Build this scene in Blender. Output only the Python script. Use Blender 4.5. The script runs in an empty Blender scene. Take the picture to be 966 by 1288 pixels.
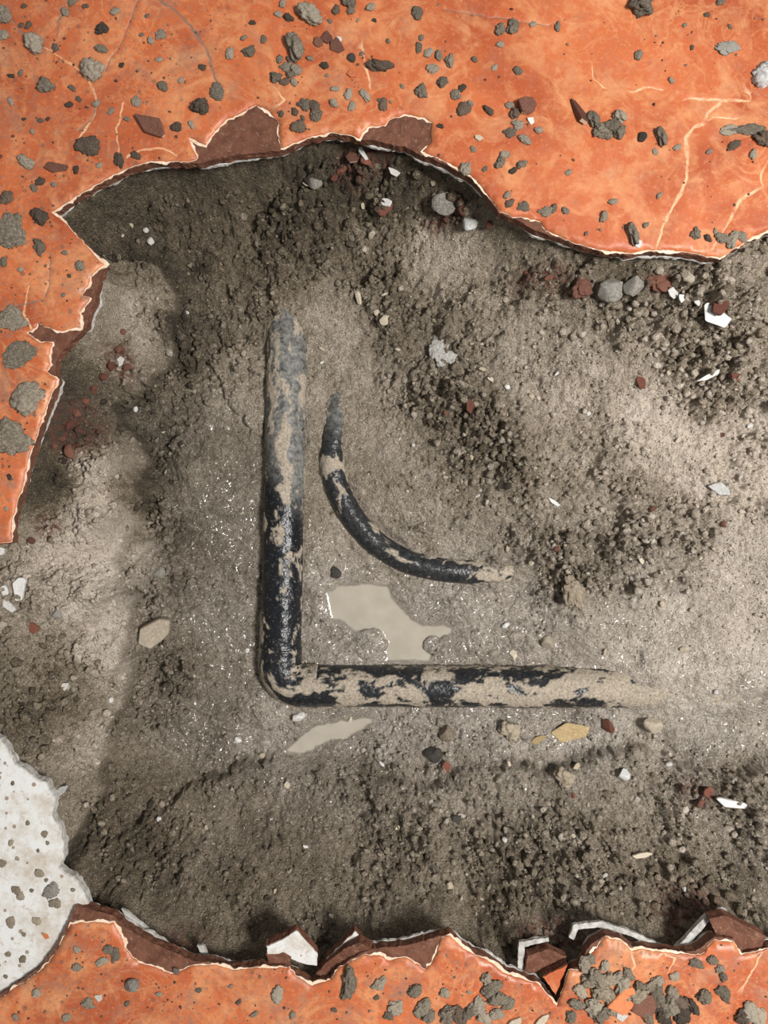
import bpy, bmesh, math, random
import numpy as np
from mathutils import Vector, Matrix, Euler, geometry as mg

# ------------------------------------------------------------------ camera, light, exposure
scene = bpy.context.scene
COL = scene.collection
W, H_PX, F_PX, CAM_Z = 966.0, 1288.0, 930.0, 0.70

cam_d = bpy.data.cameras.new('camera')
cam = bpy.data.objects.new('camera', cam_d)
COL.objects.link(cam)
cam.location = (0, 0, CAM_Z)
cam.rotation_euler = (0, 0, 0)
cam_d.sensor_fit = 'VERTICAL'
cam_d.sensor_height = 24.0
cam_d.lens = 24.0 * F_PX / H_PX
cam_d.clip_start = 0.01
scene.camera = cam

world = bpy.data.worlds.new('room_light')
scene.world = world
world.use_nodes = True
world.node_tree.nodes['Background'].inputs[0].default_value = (1.0, 0.985, 0.96, 1)
world.node_tree.nodes['Background'].inputs[1].default_value = 0.27

def area_lamp(name, loc, target, size, power, col):
    d = bpy.data.lights.new(name, 'AREA')
    d.shape = 'RECTANGLE'; d.size, d.size_y = size
    d.energy = power; d.color = col
    o = bpy.data.objects.new(name, d); COL.objects.link(o)
    o.location = loc
    o.rotation_euler = (Vector(target) - Vector(loc)).to_track_quat('-Z', 'Y').to_euler()
    return o
area_lamp('ceiling_light', (0.95, -0.12, 1.62), (0.05, 0, 0), (0.42, 0.42), 51, (1.0, 0.975, 0.94))

scene.view_settings.view_transform = 'Standard'
scene.view_settings.look = 'None'
scene.view_settings.gamma = 1
scene.view_settings.use_curve_mapping = False
scene.view_settings.exposure = 0.0

# ------------------------------------------------------------------ helpers
rng = np.random.default_rng(7)
random.seed(7)

def U(px, py, z=0.0):
    k = (CAM_Z - z) / F_PX
    return ((px - W / 2) * k, -(py - H_PX / 2) * k)

def U3(px, py, z=0.0):
    x, y = U(px, py, z)
    return Vector((x, y, z))

def tag(o, label=None, cat=None, group=None, kind=None):
    if label: o['label'] = label
    if cat: o['category'] = cat
    if group: o['group'] = group
    if kind: o['kind'] = kind
    return o

def link(name, me, mat=None, parent=None):
    o = bpy.data.objects.new(name, me); COL.objects.link(o)
    if mat is not None and me is not None and len(me.materials) == 0:
        me.materials.append(mat)
    if parent is not None:
        o.parent = parent
    return o

def empty(name, loc=(0, 0, 0)):
    o = bpy.data.objects.new(name, None); COL.objects.link(o)
    o.location = loc; o.empty_display_size = 0.02
    return o

def mesh_np(name, verts, faces, smooth=True, attrs=None):
    """faces: (n,k) int array, all the same size"""
    me = bpy.data.meshes.new(name)
    verts = np.asarray(verts, np.float32); faces = np.asarray(faces, np.int32)
    n, k = faces.shape
    me.vertices.add(len(verts)); me.vertices.foreach_set('co', verts.ravel())
    me.loops.add(n * k); me.loops.foreach_set('vertex_index', faces.ravel())
    me.polygons.add(n)
    me.polygons.foreach_set('loop_start', np.arange(0, n * k, k, dtype=np.int32))
    me.update(calc_edges=True)
    if smooth:
        me.polygons.foreach_set('use_smooth', np.ones(n, bool))
    for a, v in (attrs or {}).items():
        at = me.attributes.new(a, 'FLOAT', 'POINT')
        at.data.foreach_set('value', np.asarray(v, np.float32).ravel())
    me.validate()
    return me

# ---- numpy noise
def _hash(ix, iy, s):
    h = ix.astype(np.int32).view(np.uint32) * np.uint32(374761393)
    h += iy.astype(np.int32).view(np.uint32) * np.uint32(668265263)
    h += np.uint32((s * 2654435761 + 97) & 0xffffffff)
    h ^= h >> np.uint32(13); h *= np.uint32(1274126177)
    h ^= h >> np.uint32(16); h *= np.uint32(2246822519)
    h ^= h >> np.uint32(15)
    return (h >> np.uint32(8)).astype(np.float32) * np.float32(1.0 / 0xffffff)

def vnoise(x, y, s=0):
    ix = np.floor(x); iy = np.floor(y)
    fx = x - ix; fy = y - iy
    fx = fx * fx * fx * (fx * (fx * 6 - 15) + 10); fy = fy * fy * fy * (fy * (fy * 6 - 15) + 10)
    a = _hash(ix, iy, s); b = _hash(ix + 1, iy, s); c = _hash(ix, iy + 1, s); d = _hash(ix + 1, iy + 1, s)
    return (a + (b - a) * fx) * (1 - fy) + (c + (d - c) * fx) * fy

def fbm(x, y, s=0, oct=5, gain=0.5):
    t = np.zeros_like(x); a = 1.0; n = 0.0
    for o in range(oct):
        c, sn = math.cos(o * 0.7), math.sin(o * 0.7)
        t += a * (vnoise((x * c - y * sn) * 2 ** o + 17 * o, (x * sn + y * c) * 2 ** o, s + o) - 0.5)
        n += a; a *= gain
    return t / n * 2

def clods(x, y, s=0, fill=0.75):
    """domed lumps packed in jittered cells, 0..1"""
    ix = np.floor(x); iy = np.floor(y)
    best = np.zeros_like(x)
    for dx in (-1, 0, 1):
        for dy in (-1, 0, 1):
            cx, cy = ix + dx, iy + dy
            jx = cx + 0.15 + 0.7 * _hash(cx, cy, s); jy = cy + 0.15 + 0.7 * _hash(cx, cy, s + 1)
            r = 0.35 + 0.4 * _hash(cx, cy, s + 2)
            a = _hash(cx, cy, s + 3) * 6.28; e = 0.75 + 0.5 * _hash(cx, cy, s + 5)
            ux = (x - jx) * np.cos(a) + (y - jy) * np.sin(a); uy = -(x - jx) * np.sin(a) + (y - jy) * np.cos(a)
            q = 1 - ((ux * e) ** 2 + (uy / e) ** 2) / (r * r)
            h = np.clip(q, 0, 1) ** 0.36 * r * 1.4
            on = _hash(cx, cy, s + 4) < fill
            best = np.maximum(best, h * on)
    return best

def sstep(a, b, x):
    t = np.clip((x - a) / (b - a), 0, 1)
    return t * t * (3 - 2 * t)

def sd_poly(P, X, Y):
    """signed distance, negative inside"""
    P = np.asarray(P, float)
    d = np.full(X.shape, 1e9); ins = np.zeros(X.shape, bool)
    n = len(P)
    for i in range(n):
        ax, ay = P[i]; bx, by = P[(i + 1) % n]
        ex, ey = bx - ax, by - ay
        L = ex * ex + ey * ey + 1e-18
        t = np.clip(((X - ax) * ex + (Y - ay) * ey) / L, 0, 1)
        d = np.minimum(d, (X - ax - t * ex) ** 2 + (Y - ay - t * ey) ** 2)
        c = ((ay > Y) != (by > Y))
        if ey != 0:
            ins ^= c & (X < ex * (Y - ay) / ey + ax)
    d = np.sqrt(d)
    return np.where(ins, -d, d)

def d_line(P, X, Y):
    P = np.asarray(P, float)
    d = np.full(X.shape, 1e9)
    for i in range(len(P) - 1):
        ax, ay = P[i]; bx, by = P[i + 1]
        ex, ey = bx - ax, by - ay
        L = ex * ex + ey * ey + 1e-18
        t = np.clip(((X - ax) * ex + (Y - ay) * ey) / L, 0, 1)
        d = np.minimum(d, (X - ax - t * ex) ** 2 + (Y - ay - t * ey) ** 2)
    return np.sqrt(d)

# ------------------------------------------------------------------ materials
class NT:
    def __init__(s, name):
        s.m = bpy.data.materials.new(name); s.m.use_nodes = True
        s.t = s.m.node_tree; s.b = s.t.nodes['Principled BSDF']
        s.tc = s.t.nodes.new('ShaderNodeTexCoord').outputs['Object']
    def n(s, ty, **k):
        o = s.t.nodes.new('ShaderNode' + ty)
        for a, v in k.items():
            setattr(o, a, v)
        return o
    def put(s, sock, v):
        if isinstance(v, bpy.types.NodeSocket): s.t.links.new(v, sock)
        elif v is not None:
            if hasattr(sock.default_value, '__len__') and not hasattr(v, '__len__'): v = (v, v, v, 1)[:len(sock.default_value)]
            sock.default_value = v
    def attr(s, name): return s.n('Attribute', attribute_name=name).outputs['Fac']
    def math(s, op, a, b=None, c=None, clamp=False):
        o = s.n('Math', operation=op, use_clamp=clamp)
        for i, v in enumerate((a, b, c)):
            if v is not None: s.put(o.inputs[i], v)
        return o.outputs[0]
    def noise(s, scale, detail=4, rough=0.55, dist=0.0, vec=None, out='Fac'):
        o = s.n('TexNoise'); s.put(o.inputs['Vector'], vec or s.tc)
        o.inputs['Scale'].default_value = scale; o.inputs['Detail'].default_value = detail
        o.inputs['Roughness'].default_value = rough; o.inputs['Distortion'].default_value = dist
        return o.outputs[out]
    def vor(s, scale, feature='F1', out='Distance', vec=None, rnd=1.0):
        o = s.n('TexVoronoi', feature=feature); s.put(o.inputs['Vector'], vec or s.tc)
        o.inputs['Scale'].default_value = scale; o.inputs['Randomness'].default_value = rnd
        return o.outputs[out]
    def ramp(s, fac, *stops, interp='LINEAR'):
        o = s.n('ValToRGB'); s.put(o.inputs[0], fac); o.color_ramp.interpolation = interp
        e = o.color_ramp.elements
        while len(e) < len(stops): e.new(0.5)
        for el, (p, c) in zip(e, stops):
            el.position = p; el.color = (c, c, c, 1) if not hasattr(c, '__len__') else (*c[:3], 1)
        return o.outputs[0]
    def mapr(s, v, a, b, c=0.0, d=1.0):
        o = s.n('MapRange'); s.put(o.inputs[0], v)
        for i, q in enumerate((a, b, c, d)): s.put(o.inputs[i + 1], q)
        return o.outputs[0]
    def mix(s, fac, a, b, mode='MIX'):
        o = s.n('Mix', data_type='RGBA', blend_type=mode); s.put(o.inputs[0], fac)
        s.put(o.inputs[6], (*a[:3], 1) if isinstance(a, tuple) else a)
        s.put(o.inputs[7], (*b[:3], 1) if isinstance(b, tuple) else b)
        return o.outputs[2]
    def bump(s, h, strength=0.5, dist=0.001, nrm=None):
        o = s.n('Bump'); o.inputs['Strength'].default_value = strength; o.inputs['Distance'].default_value = dist
        s.put(o.inputs['Height'], h)
        if nrm is not None: s.put(o.inputs['Normal'], nrm)
        return o.outputs[0]
    def done(s, col=None, rough=None, nrm=None, spec=None, coat=None, coat_r=None):
        I = s.b.inputs
        if col is not None: s.put(I['Base Color'], (*col[:3], 1) if isinstance(col, tuple) else col)
        if rough is not None: s.put(I['Roughness'], rough)
        if nrm is not None: s.put(I['Normal'], nrm)
        if spec is not None: s.put(I['Specular IOR Level'], spec)
        if coat is not None: s.put(I['Coat Weight'], coat)
        if coat_r is not None: s.put(I['Coat Roughness'], coat_r)
        return s.m

def mat_soil():
    t = NT('sandy_soil')
    tone, wet, red = t.attr('tone'), t.attr('wet'), t.attr('red')
    big = t.noise(28, 5, 0.6); mid = t.noise(150, 4, 0.65); fine = t.noise(620, 3, 0.7)
    v = t.math('ADD', tone, t.math('MULTIPLY_ADD', big, 0.50, -0.25))
    v = t.math('ADD', v, t.math('MULTIPLY_ADD', mid, 0.62, -0.31))
    v = t.math('ADD', v, t.math('MULTIPLY_ADD', fine, 1.05, -0.525))
    col = t.ramp(v, (0.0, (0.034, 0.025, 0.014)), (0.25, (0.114, 0.085, 0.050)), (0.5, (0.252, 0.202, 0.140)),
                 (0.75, (0.44, 0.365, 0.284)), (1.0, (0.70, 0.60, 0.495)))
    # single pale and dark sand grains
    cell = t.n('TexVoronoi', feature='F1'); t.put(cell.inputs['Vector'], t.tc); cell.inputs['Scale'].default_value = 520
    rnd = t.n('SeparateColor'); t.put(rnd.inputs[0], cell.outputs['Color'])
    gdist = t.math('LESS_THAN', cell.outputs['Distance'], 0.36)
    pale = t.math('MULTIPLY', gdist, t.math('GREATER_THAN', rnd.outputs[0], 0.87))
    dark = t.math('MULTIPLY', gdist, t.math('LESS_THAN', rnd.outputs[0], 0.16))
    col = t.mix(t.math('MULTIPLY', pale, t.mapr(tone, 0.1, 0.6, 0.12, 0.75)), col, (0.62, 0.56, 0.46))
    col = t.mix(t.math('MULTIPLY', dark, 0.8), col, (0.07, 0.058, 0.045))
    col = t.mix(t.math('MULTIPLY', red, t.mapr(t.noise(170, 3), 0.42, 0.6)), col, (0.135, 0.045, 0.028))
    hs = t.n('HueSaturation'); t.put(hs.inputs['Color'], col); t.put(hs.inputs['Saturation'], t.mapr(wet, 0, 1, 1.0, 0.72)); col = hs.outputs[0]
    wn = t.mapr(t.noise(90, 4), 0.35, 0.65, 0.0, 1.0)
    rough = t.mapr(t.math('MULTIPLY', wet, wn), 0.0, 0.8, 0.9, 0.16)
    h = t.math('ADD', t.math('MULTIPLY', t.noise(430, 5, 0.7), 1.0), t.math('MULTIPLY', cell.outputs['Distance'], -0.35))
    nrm = t.bump(h, 1.0, 0.0034)
    t.put(t.b.inputs['Coat Normal'], t.bump(t.noise(150, 1.5, 0.5), 1.0, 0.0032))
    coat = t.math('MULTIPLY', t.mapr(t.math('MULTIPLY', wet, wn), 0.15, 0.6), 1.0)
    return t.done(col, rough, nrm, 0.5, coat, 0.05)

def mat_glaze(name, base, deep, pale, dirt_amt):
    t = NT(name)
    crack, dark = t.attr('vein'), t.attr('crack')
    big = t.noise(7, 6, 0.6, 0.6); mid = t.noise(34, 6, 0.65, 1.2)
    col = t.mix(t.mapr(big, 0.38, 0.62), deep, base)
    col = t.mix(t.math('MULTIPLY', t.mapr(mid, 0.50, 0.72), 0.62), col, pale)
    blot = t.math('MULTIPLY', t.mapr(t.noise(15, 7, 0.7, 0.8), 0.50, 0.66), 0.62)
    col = t.mix(blot, col, pale)
    vein = t.math('ABSOLUTE', t.math('SUBTRACT', t.noise(20, 5, 0.62, 1.6), 0.5))
    vm = t.math('MULTIPLY', t.mapr(vein, 0.0, 0.03, 1.0, 0.0), t.mapr(t.noise(5, 3), 0.45, 0.6))
    col = t.mix(t.math('MULTIPLY', vm, 0.45), col, pale)
    fleck = t.mapr(t.noise(240, 4, 0.75), 0.55, 0.68)
    col = t.mix(t.math('MULTIPLY', fleck, 0.42), col, pale)
    film = t.math('MULTIPLY', t.mapr(t.noise(30, 6, 0.75, 0.4), 0.52, 0.72), t.mapr(t.attr('dirt'), 0, 1, 0.25, dirt_amt))
    film2 = t.math('MULTIPLY', t.mapr(t.noise(210, 4, 0.75), 0.50, 0.68), t.mapr(t.attr('dirt'), 0, 1, 0.03, dirt_amt * 0.8))
    col = t.mix(film, col, (0.29, 0.165, 0.115))
    col = t.mix(film2, col, (0.20, 0.125, 0.088))
    spot = t.n('TexVoronoi', feature='F1'); t.put(spot.inputs['Vector'], t.tc); spot.inputs['Scale'].default_value = 115
    sr = t.n('SeparateColor'); t.put(sr.inputs[0], spot.outputs['Color'])
    sp = t.math('MULTIPLY', t.math('LESS_THAN', spot.outputs['Distance'], t.math('MULTIPLY', sr.outputs[1], 0.3)), t.math('GREATER_THAN', sr.outputs[0], 0.66))
    col = t.mix(t.math('MULTIPLY', sp, t.mapr(t.attr('dirt'), 0, 1, 0.15, 0.7)), col, (0.16, 0.085, 0.06))
    col = t.mix(t.math('MULTIPLY', crack, t.mapr(t.noise(90, 4, 0.7), 0.36, 0.56, 0.15, 0.95)), col, (0.80, 0.50, 0.29))
    col = t.mix(t.math('MULTIPLY', dark, t.mapr(t.noise(140, 3), 0.3, 0.55, 0.35, 1.0)), col, (0.22, 0.15, 0.115))
    rough = t.mapr(t.noise(60, 4), 0.3, 0.7, 0.32, 0.6)
    nrm = t.bump(t.noise(110, 5, 0.65), 0.25, 0.0009)
    return t.done(col, rough, nrm, 0.45)

def mat_plain(name, a, b, scale=150, rough=0.8, bump=0.4, bd=0.0008, spec=0.4, thr=(0.35, 0.65), detail=5):
    t = NT(name)
    col = t.mix(t.mapr(t.noise(scale, detail, 0.65), *thr), a, b)
    return t.done(col, rough, t.bump(t.noise(scale * 2.2, 5, 0.65), bump, bd), spec)

def mat_white():
    t = NT('white_glaze')
    col = t.mix(t.mapr(t.noise(38, 6, 0.7), 0.36, 0.56), (0.52, 0.46, 0.385), (0.70, 0.70, 0.68))
    col = t.mix(t.math('MULTIPLY', t.mapr(t.noise(120, 5, 0.75), 0.54, 0.66), 0.55), col, (0.42, 0.31, 0.22))
    v = t.n('TexVoronoi', feature='F1'); t.put(v.inputs['Vector'], t.tc); v.inputs['Scale'].default_value = 150
    q = t.n('SeparateColor'); t.put(q.inputs[0], v.outputs['Color'])
    sp = t.math('MULTIPLY', t.math('LESS_THAN', v.outputs['Distance'], t.math('MULTIPLY', q.outputs[1], 0.34)), t.math('GREATER_THAN', q.outputs[0], 0.62))
    col = t.mix(t.math('MULTIPLY', sp, 0.8), col, (0.24, 0.15, 0.09))
    return t.done(col, 0.42, t.bump(t.noise(90, 5, 0.65), 0.5, 0.0012), 0.45)

def mat_clay():
    t = NT('brown_clay_body')
    col = t.mix(t.mapr(t.noise(80, 5, 0.65), 0.35, 0.65), (0.098, 0.034, 0.018), (0.185, 0.073, 0.041))
    col = t.mix(t.math('MULTIPLY', t.mapr(t.noise(300, 5, 0.75), 0.56, 0.66), 0.6), col, (0.30, 0.215, 0.155))
    return t.done(col, 0.75, t.bump(t.noise(90, 6, 0.65), 0.8, 0.0035), 0.4)

def mat_pipe():
    t = NT('muddy_black_plastic')
    mud, film = t.attr('mud'), t.attr('film')
    n = t.noise(420, 4, 0.7)
    mcol = t.mix(t.mapr(n, 0.35, 0.65), (0.22, 0.185, 0.14), (0.47, 0.40, 0.315))
    pl = t.mix(t.math('MULTIPLY', film, t.mapr(t.noise(160, 5, 0.7, 0.6), 0.30, 0.62)), (0.006, 0.0075, 0.011), (0.24, 0.235, 0.215))
    pl = t.mix(t.math('MULTIPLY', t.mapr(t.noise(260, 4, 0.75), 0.58, 0.66), 0.5), pl, (0.22, 0.20, 0.17))
    col = t.mix(mud, pl, mcol)
    rough = t.mapr(t.math('MAXIMUM', mud, t.math('MULTIPLY', film, 0.6)), 0, 1, 0.24, 0.8)
    nb = t.bump(t.noise(120, 4, 0.55), 0.55, 0.0034)
    return t.done(col, rough, nb, 0.38)

def mat_water():
    t = NT('milky_muddy_water')
    col = t.mix(t.mapr(t.noise(40, 4), 0.35, 0.65), (0.37, 0.33, 0.268), (0.43, 0.385, 0.318))
    # the suspended silt hides the bottom as the water gets deeper
    t.put(t.b.inputs['Alpha'], t.mapr(t.attr('depth'), 0.0, 0.0022, 0.15, 0.98))
    return t.done(col, 0.05, t.bump(t.noise(60, 2), 0.03, 0.001), 0.5)

def mat_clod(name, a, b, rough=0.85):
    t = NT(name)
    oi = t.n('ObjectInfo').outputs['Random']
    v = t.math('ADD', t.noise(5.5, 5, 0.7), t.math('MULTIPLY_ADD', oi, 0.36, -0.18))
    col = t.mix(t.mapr(v, 0.34, 0.64), a, b)
    col = t.mix(t.math('MULTIPLY', t.mapr(t.noise(14, 3, 0.7), 0.60, 0.7), 0.4), col, tuple(min(1, q * 1.7) for q in b))
    return t.done(col, rough, t.bump(t.noise(7, 5, 0.75), 0.8, 0.0016), 0.4)

M = {
    'soil': mat_soil(),
    'orange': mat_glaze('orange_glaze', (0.56, 0.143, 0.048), (0.39, 0.080, 0.026), (0.72, 0.345, 0.155), 0.95),
    'white_glaze': mat_white(),
    'engobe': mat_plain('cream_engobe', (0.72, 0.50, 0.33), (0.88, 0.76, 0.62), 220, 0.7, 0.6, 0.001),
    'body': mat_clay(),
    'mortar': mat_plain('white_mortar', (0.30, 0.28, 0.25), (0.58, 0.57, 0.54), 160, 0.85, 0.6, 0.001),
    'pipe': mat_pipe(),
    'water': mat_water(),
    'grey': mat_clod('grey_dried_mud', (0.125, 0.102, 0.074), (0.38, 0.325, 0.25)),
    'darkmud': mat_clod('dark_damp_mud', (0.05, 0.038, 0.028), (0.17, 0.12, 0.085)),
    'sandclod': mat_clod('sandy_clod', (0.16, 0.125, 0.088), (0.42, 0.35, 0.26)),
    'brown': mat_clod('brown_clay_chip', (0.10, 0.038, 0.025), (0.20, 0.085, 0.055), 0.6),
    'red': mat_clod('red_brick_chip', (0.115, 0.038, 0.024), (0.235, 0.082, 0.053), 0.7),
    'white': mat_clod('white_chip', (0.60, 0.57, 0.52), (0.86, 0.85, 0.82), 0.45),
    'cream': mat_clod('cream_chip', (0.50, 0.41, 0.30), (0.72, 0.63, 0.49), 0.65),
    'stone': mat_clod('grey_stone', (0.14, 0.128, 0.11), (0.34, 0.315, 0.275), 0.75),
    'beige': mat_clod('beige_stone', (0.33, 0.28, 0.21), (0.55, 0.47, 0.37), 0.65),
    'dark': mat_clod('dark_stone', (0.03, 0.028, 0.025), (0.09, 0.08, 0.068), 0.5),
    'bluepale': mat_clod('pale_plaster', (0.40, 0.39, 0.37), (0.66, 0.66, 0.64), 0.7),
    'plaster': mat_clod('dusty_plaster', (0.27, 0.25, 0.22), (0.54, 0.53, 0.50), 0.8),
    'yellow': mat_clod('yellow_fleck', (0.34, 0.24, 0.115), (0.54, 0.40, 0.205), 0.5),
    'orangechip': mat_clod('orange_glaze_chip', (0.50, 0.11, 0.04), (0.74, 0.25, 0.10), 0.45),
}

# ------------------------------------------------------------------ tile outlines (pixels of the floor plane)
TOP_EDGE = [(966, 289), (943, 301), (926, 311), (906, 324), (875, 318), (841, 314), (814, 314), (793, 318), (759, 314), (738, 309), (715, 301),
            (687, 290), (680, 278), (656, 272), (645, 273), (629, 266), (617, 249), (604, 232), (590, 219), (559, 202), (532, 190), (544, 178), (542, 167),
            (544, 154), (532, 147), (511, 143), (491, 149), (484, 157), (463, 159), (455, 167), (452, 174), (440, 169), (419, 166), (392, 171), (375, 178),
            (354, 186), (352, 172), (352, 154), (337, 138), (322, 131), (301, 143), (284, 150), (268, 168), (258, 182), (247, 176), (237, 172), (243, 188), (248, 198), (236, 203),
            (224, 202), (191, 202), (164, 210), (137, 222), (101, 243), (64, 266),
            (79, 278), (102, 301), (128, 330), (131, 332), (113, 347), (111, 358), (102, 371), (113, 375), (99, 393), (101, 412), (75, 416), (58, 411),
            (47, 405), (44, 412), (33, 418), (51, 431), (65, 431), (61, 446), (63, 458), (58, 467), (72, 477), (61, 504), (51, 532), (43, 556), (36, 576), (29, 607),
            (20, 634), (15, 652), (14, 681), (0, 683)]
OUT_TOP = [(-560, 690), (-560, -460), (1530, -460), (1530, 720), (1200, 720), (1190, 480), (1130, 340), (1050, 275)]
TOP_GLAZE = TOP_EDGE + OUT_TOP
TOP_BODY = [(966, 291), (943, 303), (926, 313), (906, 327), (875, 321), (841, 317), (814, 317), (793, 321), (759, 317), (738, 312), (715, 304),
            (686, 294), (668, 287), (652, 277), (640, 274), (627, 268), (615, 251), (602, 234), (588, 221), (559, 206), (532, 196), (512, 186), (492, 181), (470, 176),
            (456, 176), (440, 171), (419, 168), (392, 173), (375, 180), (354, 189), (330, 192), (300, 194), (275, 199), (258, 204), (236, 206),
            (224, 204), (191, 204), (164, 212), (137, 224), (101, 245), (67, 267),
            (81, 278), (104, 301), (130, 329), (134, 334), (124, 350), (121, 366), (120, 378), (112, 396), (107, 413), (92, 428),
            (77, 444), (70, 458), (70, 468), (74, 477), (63, 504), (53, 532), (45, 556), (38, 576), (31, 607), (22, 634), (17, 652), (16, 683), (0, 685)]
TOP_BODY = TOP_BODY + OUT_TOP

BOT_EDGE = [(0, 1257), (34, 1233), (55, 1218), (73, 1194), (89, 1163), (113, 1161), (143, 1161), (152, 1177), (157, 1194), (174, 1212), (191, 1216), (215, 1226),
            (239, 1216), (266, 1214), (294, 1221), (330, 1218), (364, 1217), (371, 1228), (393, 1241), (416, 1233), (426, 1218), (457, 1202), (477, 1202), (491, 1209),
            (511, 1205), (535, 1221), (544, 1211), (556, 1180), (566, 1177), (583, 1194), (617, 1211), (634, 1224), (656, 1231), (677, 1238), (701, 1267),
            (710, 1240), (716, 1221), (730, 1221), (749, 1194), (762, 1179), (783, 1185), (795, 1197), (807, 1194), (841, 1199), (872, 1202), (885, 1200), (899, 1183),
            (923, 1185), (933, 1202), (966, 1194)]
OUT_BOT = [(1040, 1185), (1130, 1080), (1190, 900), (1200, 722), (1530, 722), (1530, 1760), (-560, 1760), (-560, 1640)]
BOT_GLAZE = BOT_EDGE + OUT_BOT
BOT_BODY = [(-2, 1253), (32, 1229), (52, 1214), (70, 1190), (87, 1159), (95, 1140), (113, 1143), (143, 1152), (160, 1168), (190, 1186), (228, 1202), (243, 1209),
            (266, 1211), (294, 1218), (330, 1215), (358, 1215), (371, 1226), (393, 1238), (415, 1231), (426, 1216), (450, 1201), (470, 1193), (500, 1191), (535, 1184), (554, 1177),
            (566, 1174), (583, 1191), (617, 1208), (634, 1221), (656, 1229), (677, 1236), (701, 1265), (713, 1226), (722, 1218), (730, 1216), (738, 1195), (746, 1186), (762, 1176),
            (783, 1181), (797, 1192), (841, 1196), (856, 1199), (875, 1196), (899, 1178), (923, 1181), (935, 1199), (966, 1191)] + OUT_BOT

WHITE_EDGE = [(-560, 905), (-100, 900), (0, 930), (10, 947), (17, 961), (29, 967), (41, 978), (58, 985), (68, 1006), (65, 1026), (80, 1060), (80, 1078), (72, 1091), (96, 1108), (108, 1132),
              (112, 1150), (104, 1180), (85, 1215), (50, 1245), (0, 1280), (-560, 1660)]
TILE_Z = {'glaze': 0.0, 'white': -0.007}

def smooth_outline(P, z, step=0.0022, amp=0.0011, seed=0):
    """world outline with fractal jitter; straight far edges stay straight"""
    Q = [U(*p, z) for p in P]
    out = []
    n = len(Q)
    for i in range(n):
        a = np.array(Q[i]); b = np.array(Q[(i + 1) % n])
        L = np.linalg.norm(b - a)
        far = max(abs(a[0]), abs(b[0])) > 0.55 or max(abs(a[1]), abs(b[1])) > 0.65
        k = 1 if far else max(1, int(L / step))
        for j in range(k):
            p = a + (b - a) * j / k
            if not far and j > 0:
                nn = np.array([-(b - a)[1], (b - a)[0]]) / (L + 1e-9)
                px, py = np.array([p[0] * 160]), np.array([p[1] * 160])
                w = min(1.0, L / 0.01)
                p = p + nn * amp * w * float(fbm(px, py, seed, 4, 0.7)[0]) * 1.6
            out.append((float(p[0]), float(p[1])))
    return out

def offset_outline(P, fn):
    """move every vertex along its outward normal (P may be cw or ccw)"""
    A = np.array(P); n = len(A)
    area = 0.5 * np.sum(A[:, 0] * np.roll(A[:, 1], -1) - np.roll(A[:, 0], -1) * A[:, 1])
    t = np.roll(A, -2, 0) - np.roll(A, 2, 0)
    t /= np.linalg.norm(t, axis=1)[:, None] + 1e-9
    nrm = np.stack([t[:, 1], -t[:, 0]], 1) * (1 if area > 0 else -1)
    d = fn(A)
    return [tuple(v) for v in A + nrm * d[:, None]]

def prism(name, P, z0, z1, mat, parent=None, rough_side=0.0):
    """closed slab between z0 (low) and z1 (high) with outline P"""
    n = len(P)
    mid = 2 if rough_side else 0
    rings = [z1] + [z1 + (z0 - z1) * (k + 1) / (mid + 1) for k in range(mid)] + [z0]
    v = []
    A = np.array(P)
    for k, z in enumerate(rings):
        off = 0 if k == 0 else rough_side
        B = A if off == 0 else np.array(offset_outline(P, lambda q: off * fbm(q[:, 0] * 220, q[:, 1] * 220 + z * 900, 31 + k, 3)))
        v += [(x, y, z) for x, y in B]
    tri = mg.tessellate_polygon([[Vector((x, y, 0)) for x, y in P]])
    # keep the tessellator's winding upward
    f = []
    for a, b, c in tri:
        ar = (P[b][0] - P[a][0]) * (P[c][1] - P[a][1]) - (P[c][0] - P[a][0]) * (P[b][1] - P[a][1])
        f.append((a, b, c) if ar > 0 else (c, b, a))
    o = (len(rings) - 1) * n
    faces = list(f) + [(c + o, b + o, a + o) for a, b, c in f]
    area = sum(P[i][0] * P[(i + 1) % n][1] - P[(i + 1) % n][0] * P[i][1] for i in range(n))
    for k in range(len(rings) - 1):
        for i in range(n):
            j = (i + 1) % n
            q = (k * n + i, (k + 1) * n + i, (k + 1) * n + j, k * n + j)
            faces.append(q if area > 0 else q[::-1])
    me = bpy.data.meshes.new(name)
    me.from_pydata(v, [], faces); me.update()
    return link(name, me, mat, parent)

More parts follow.
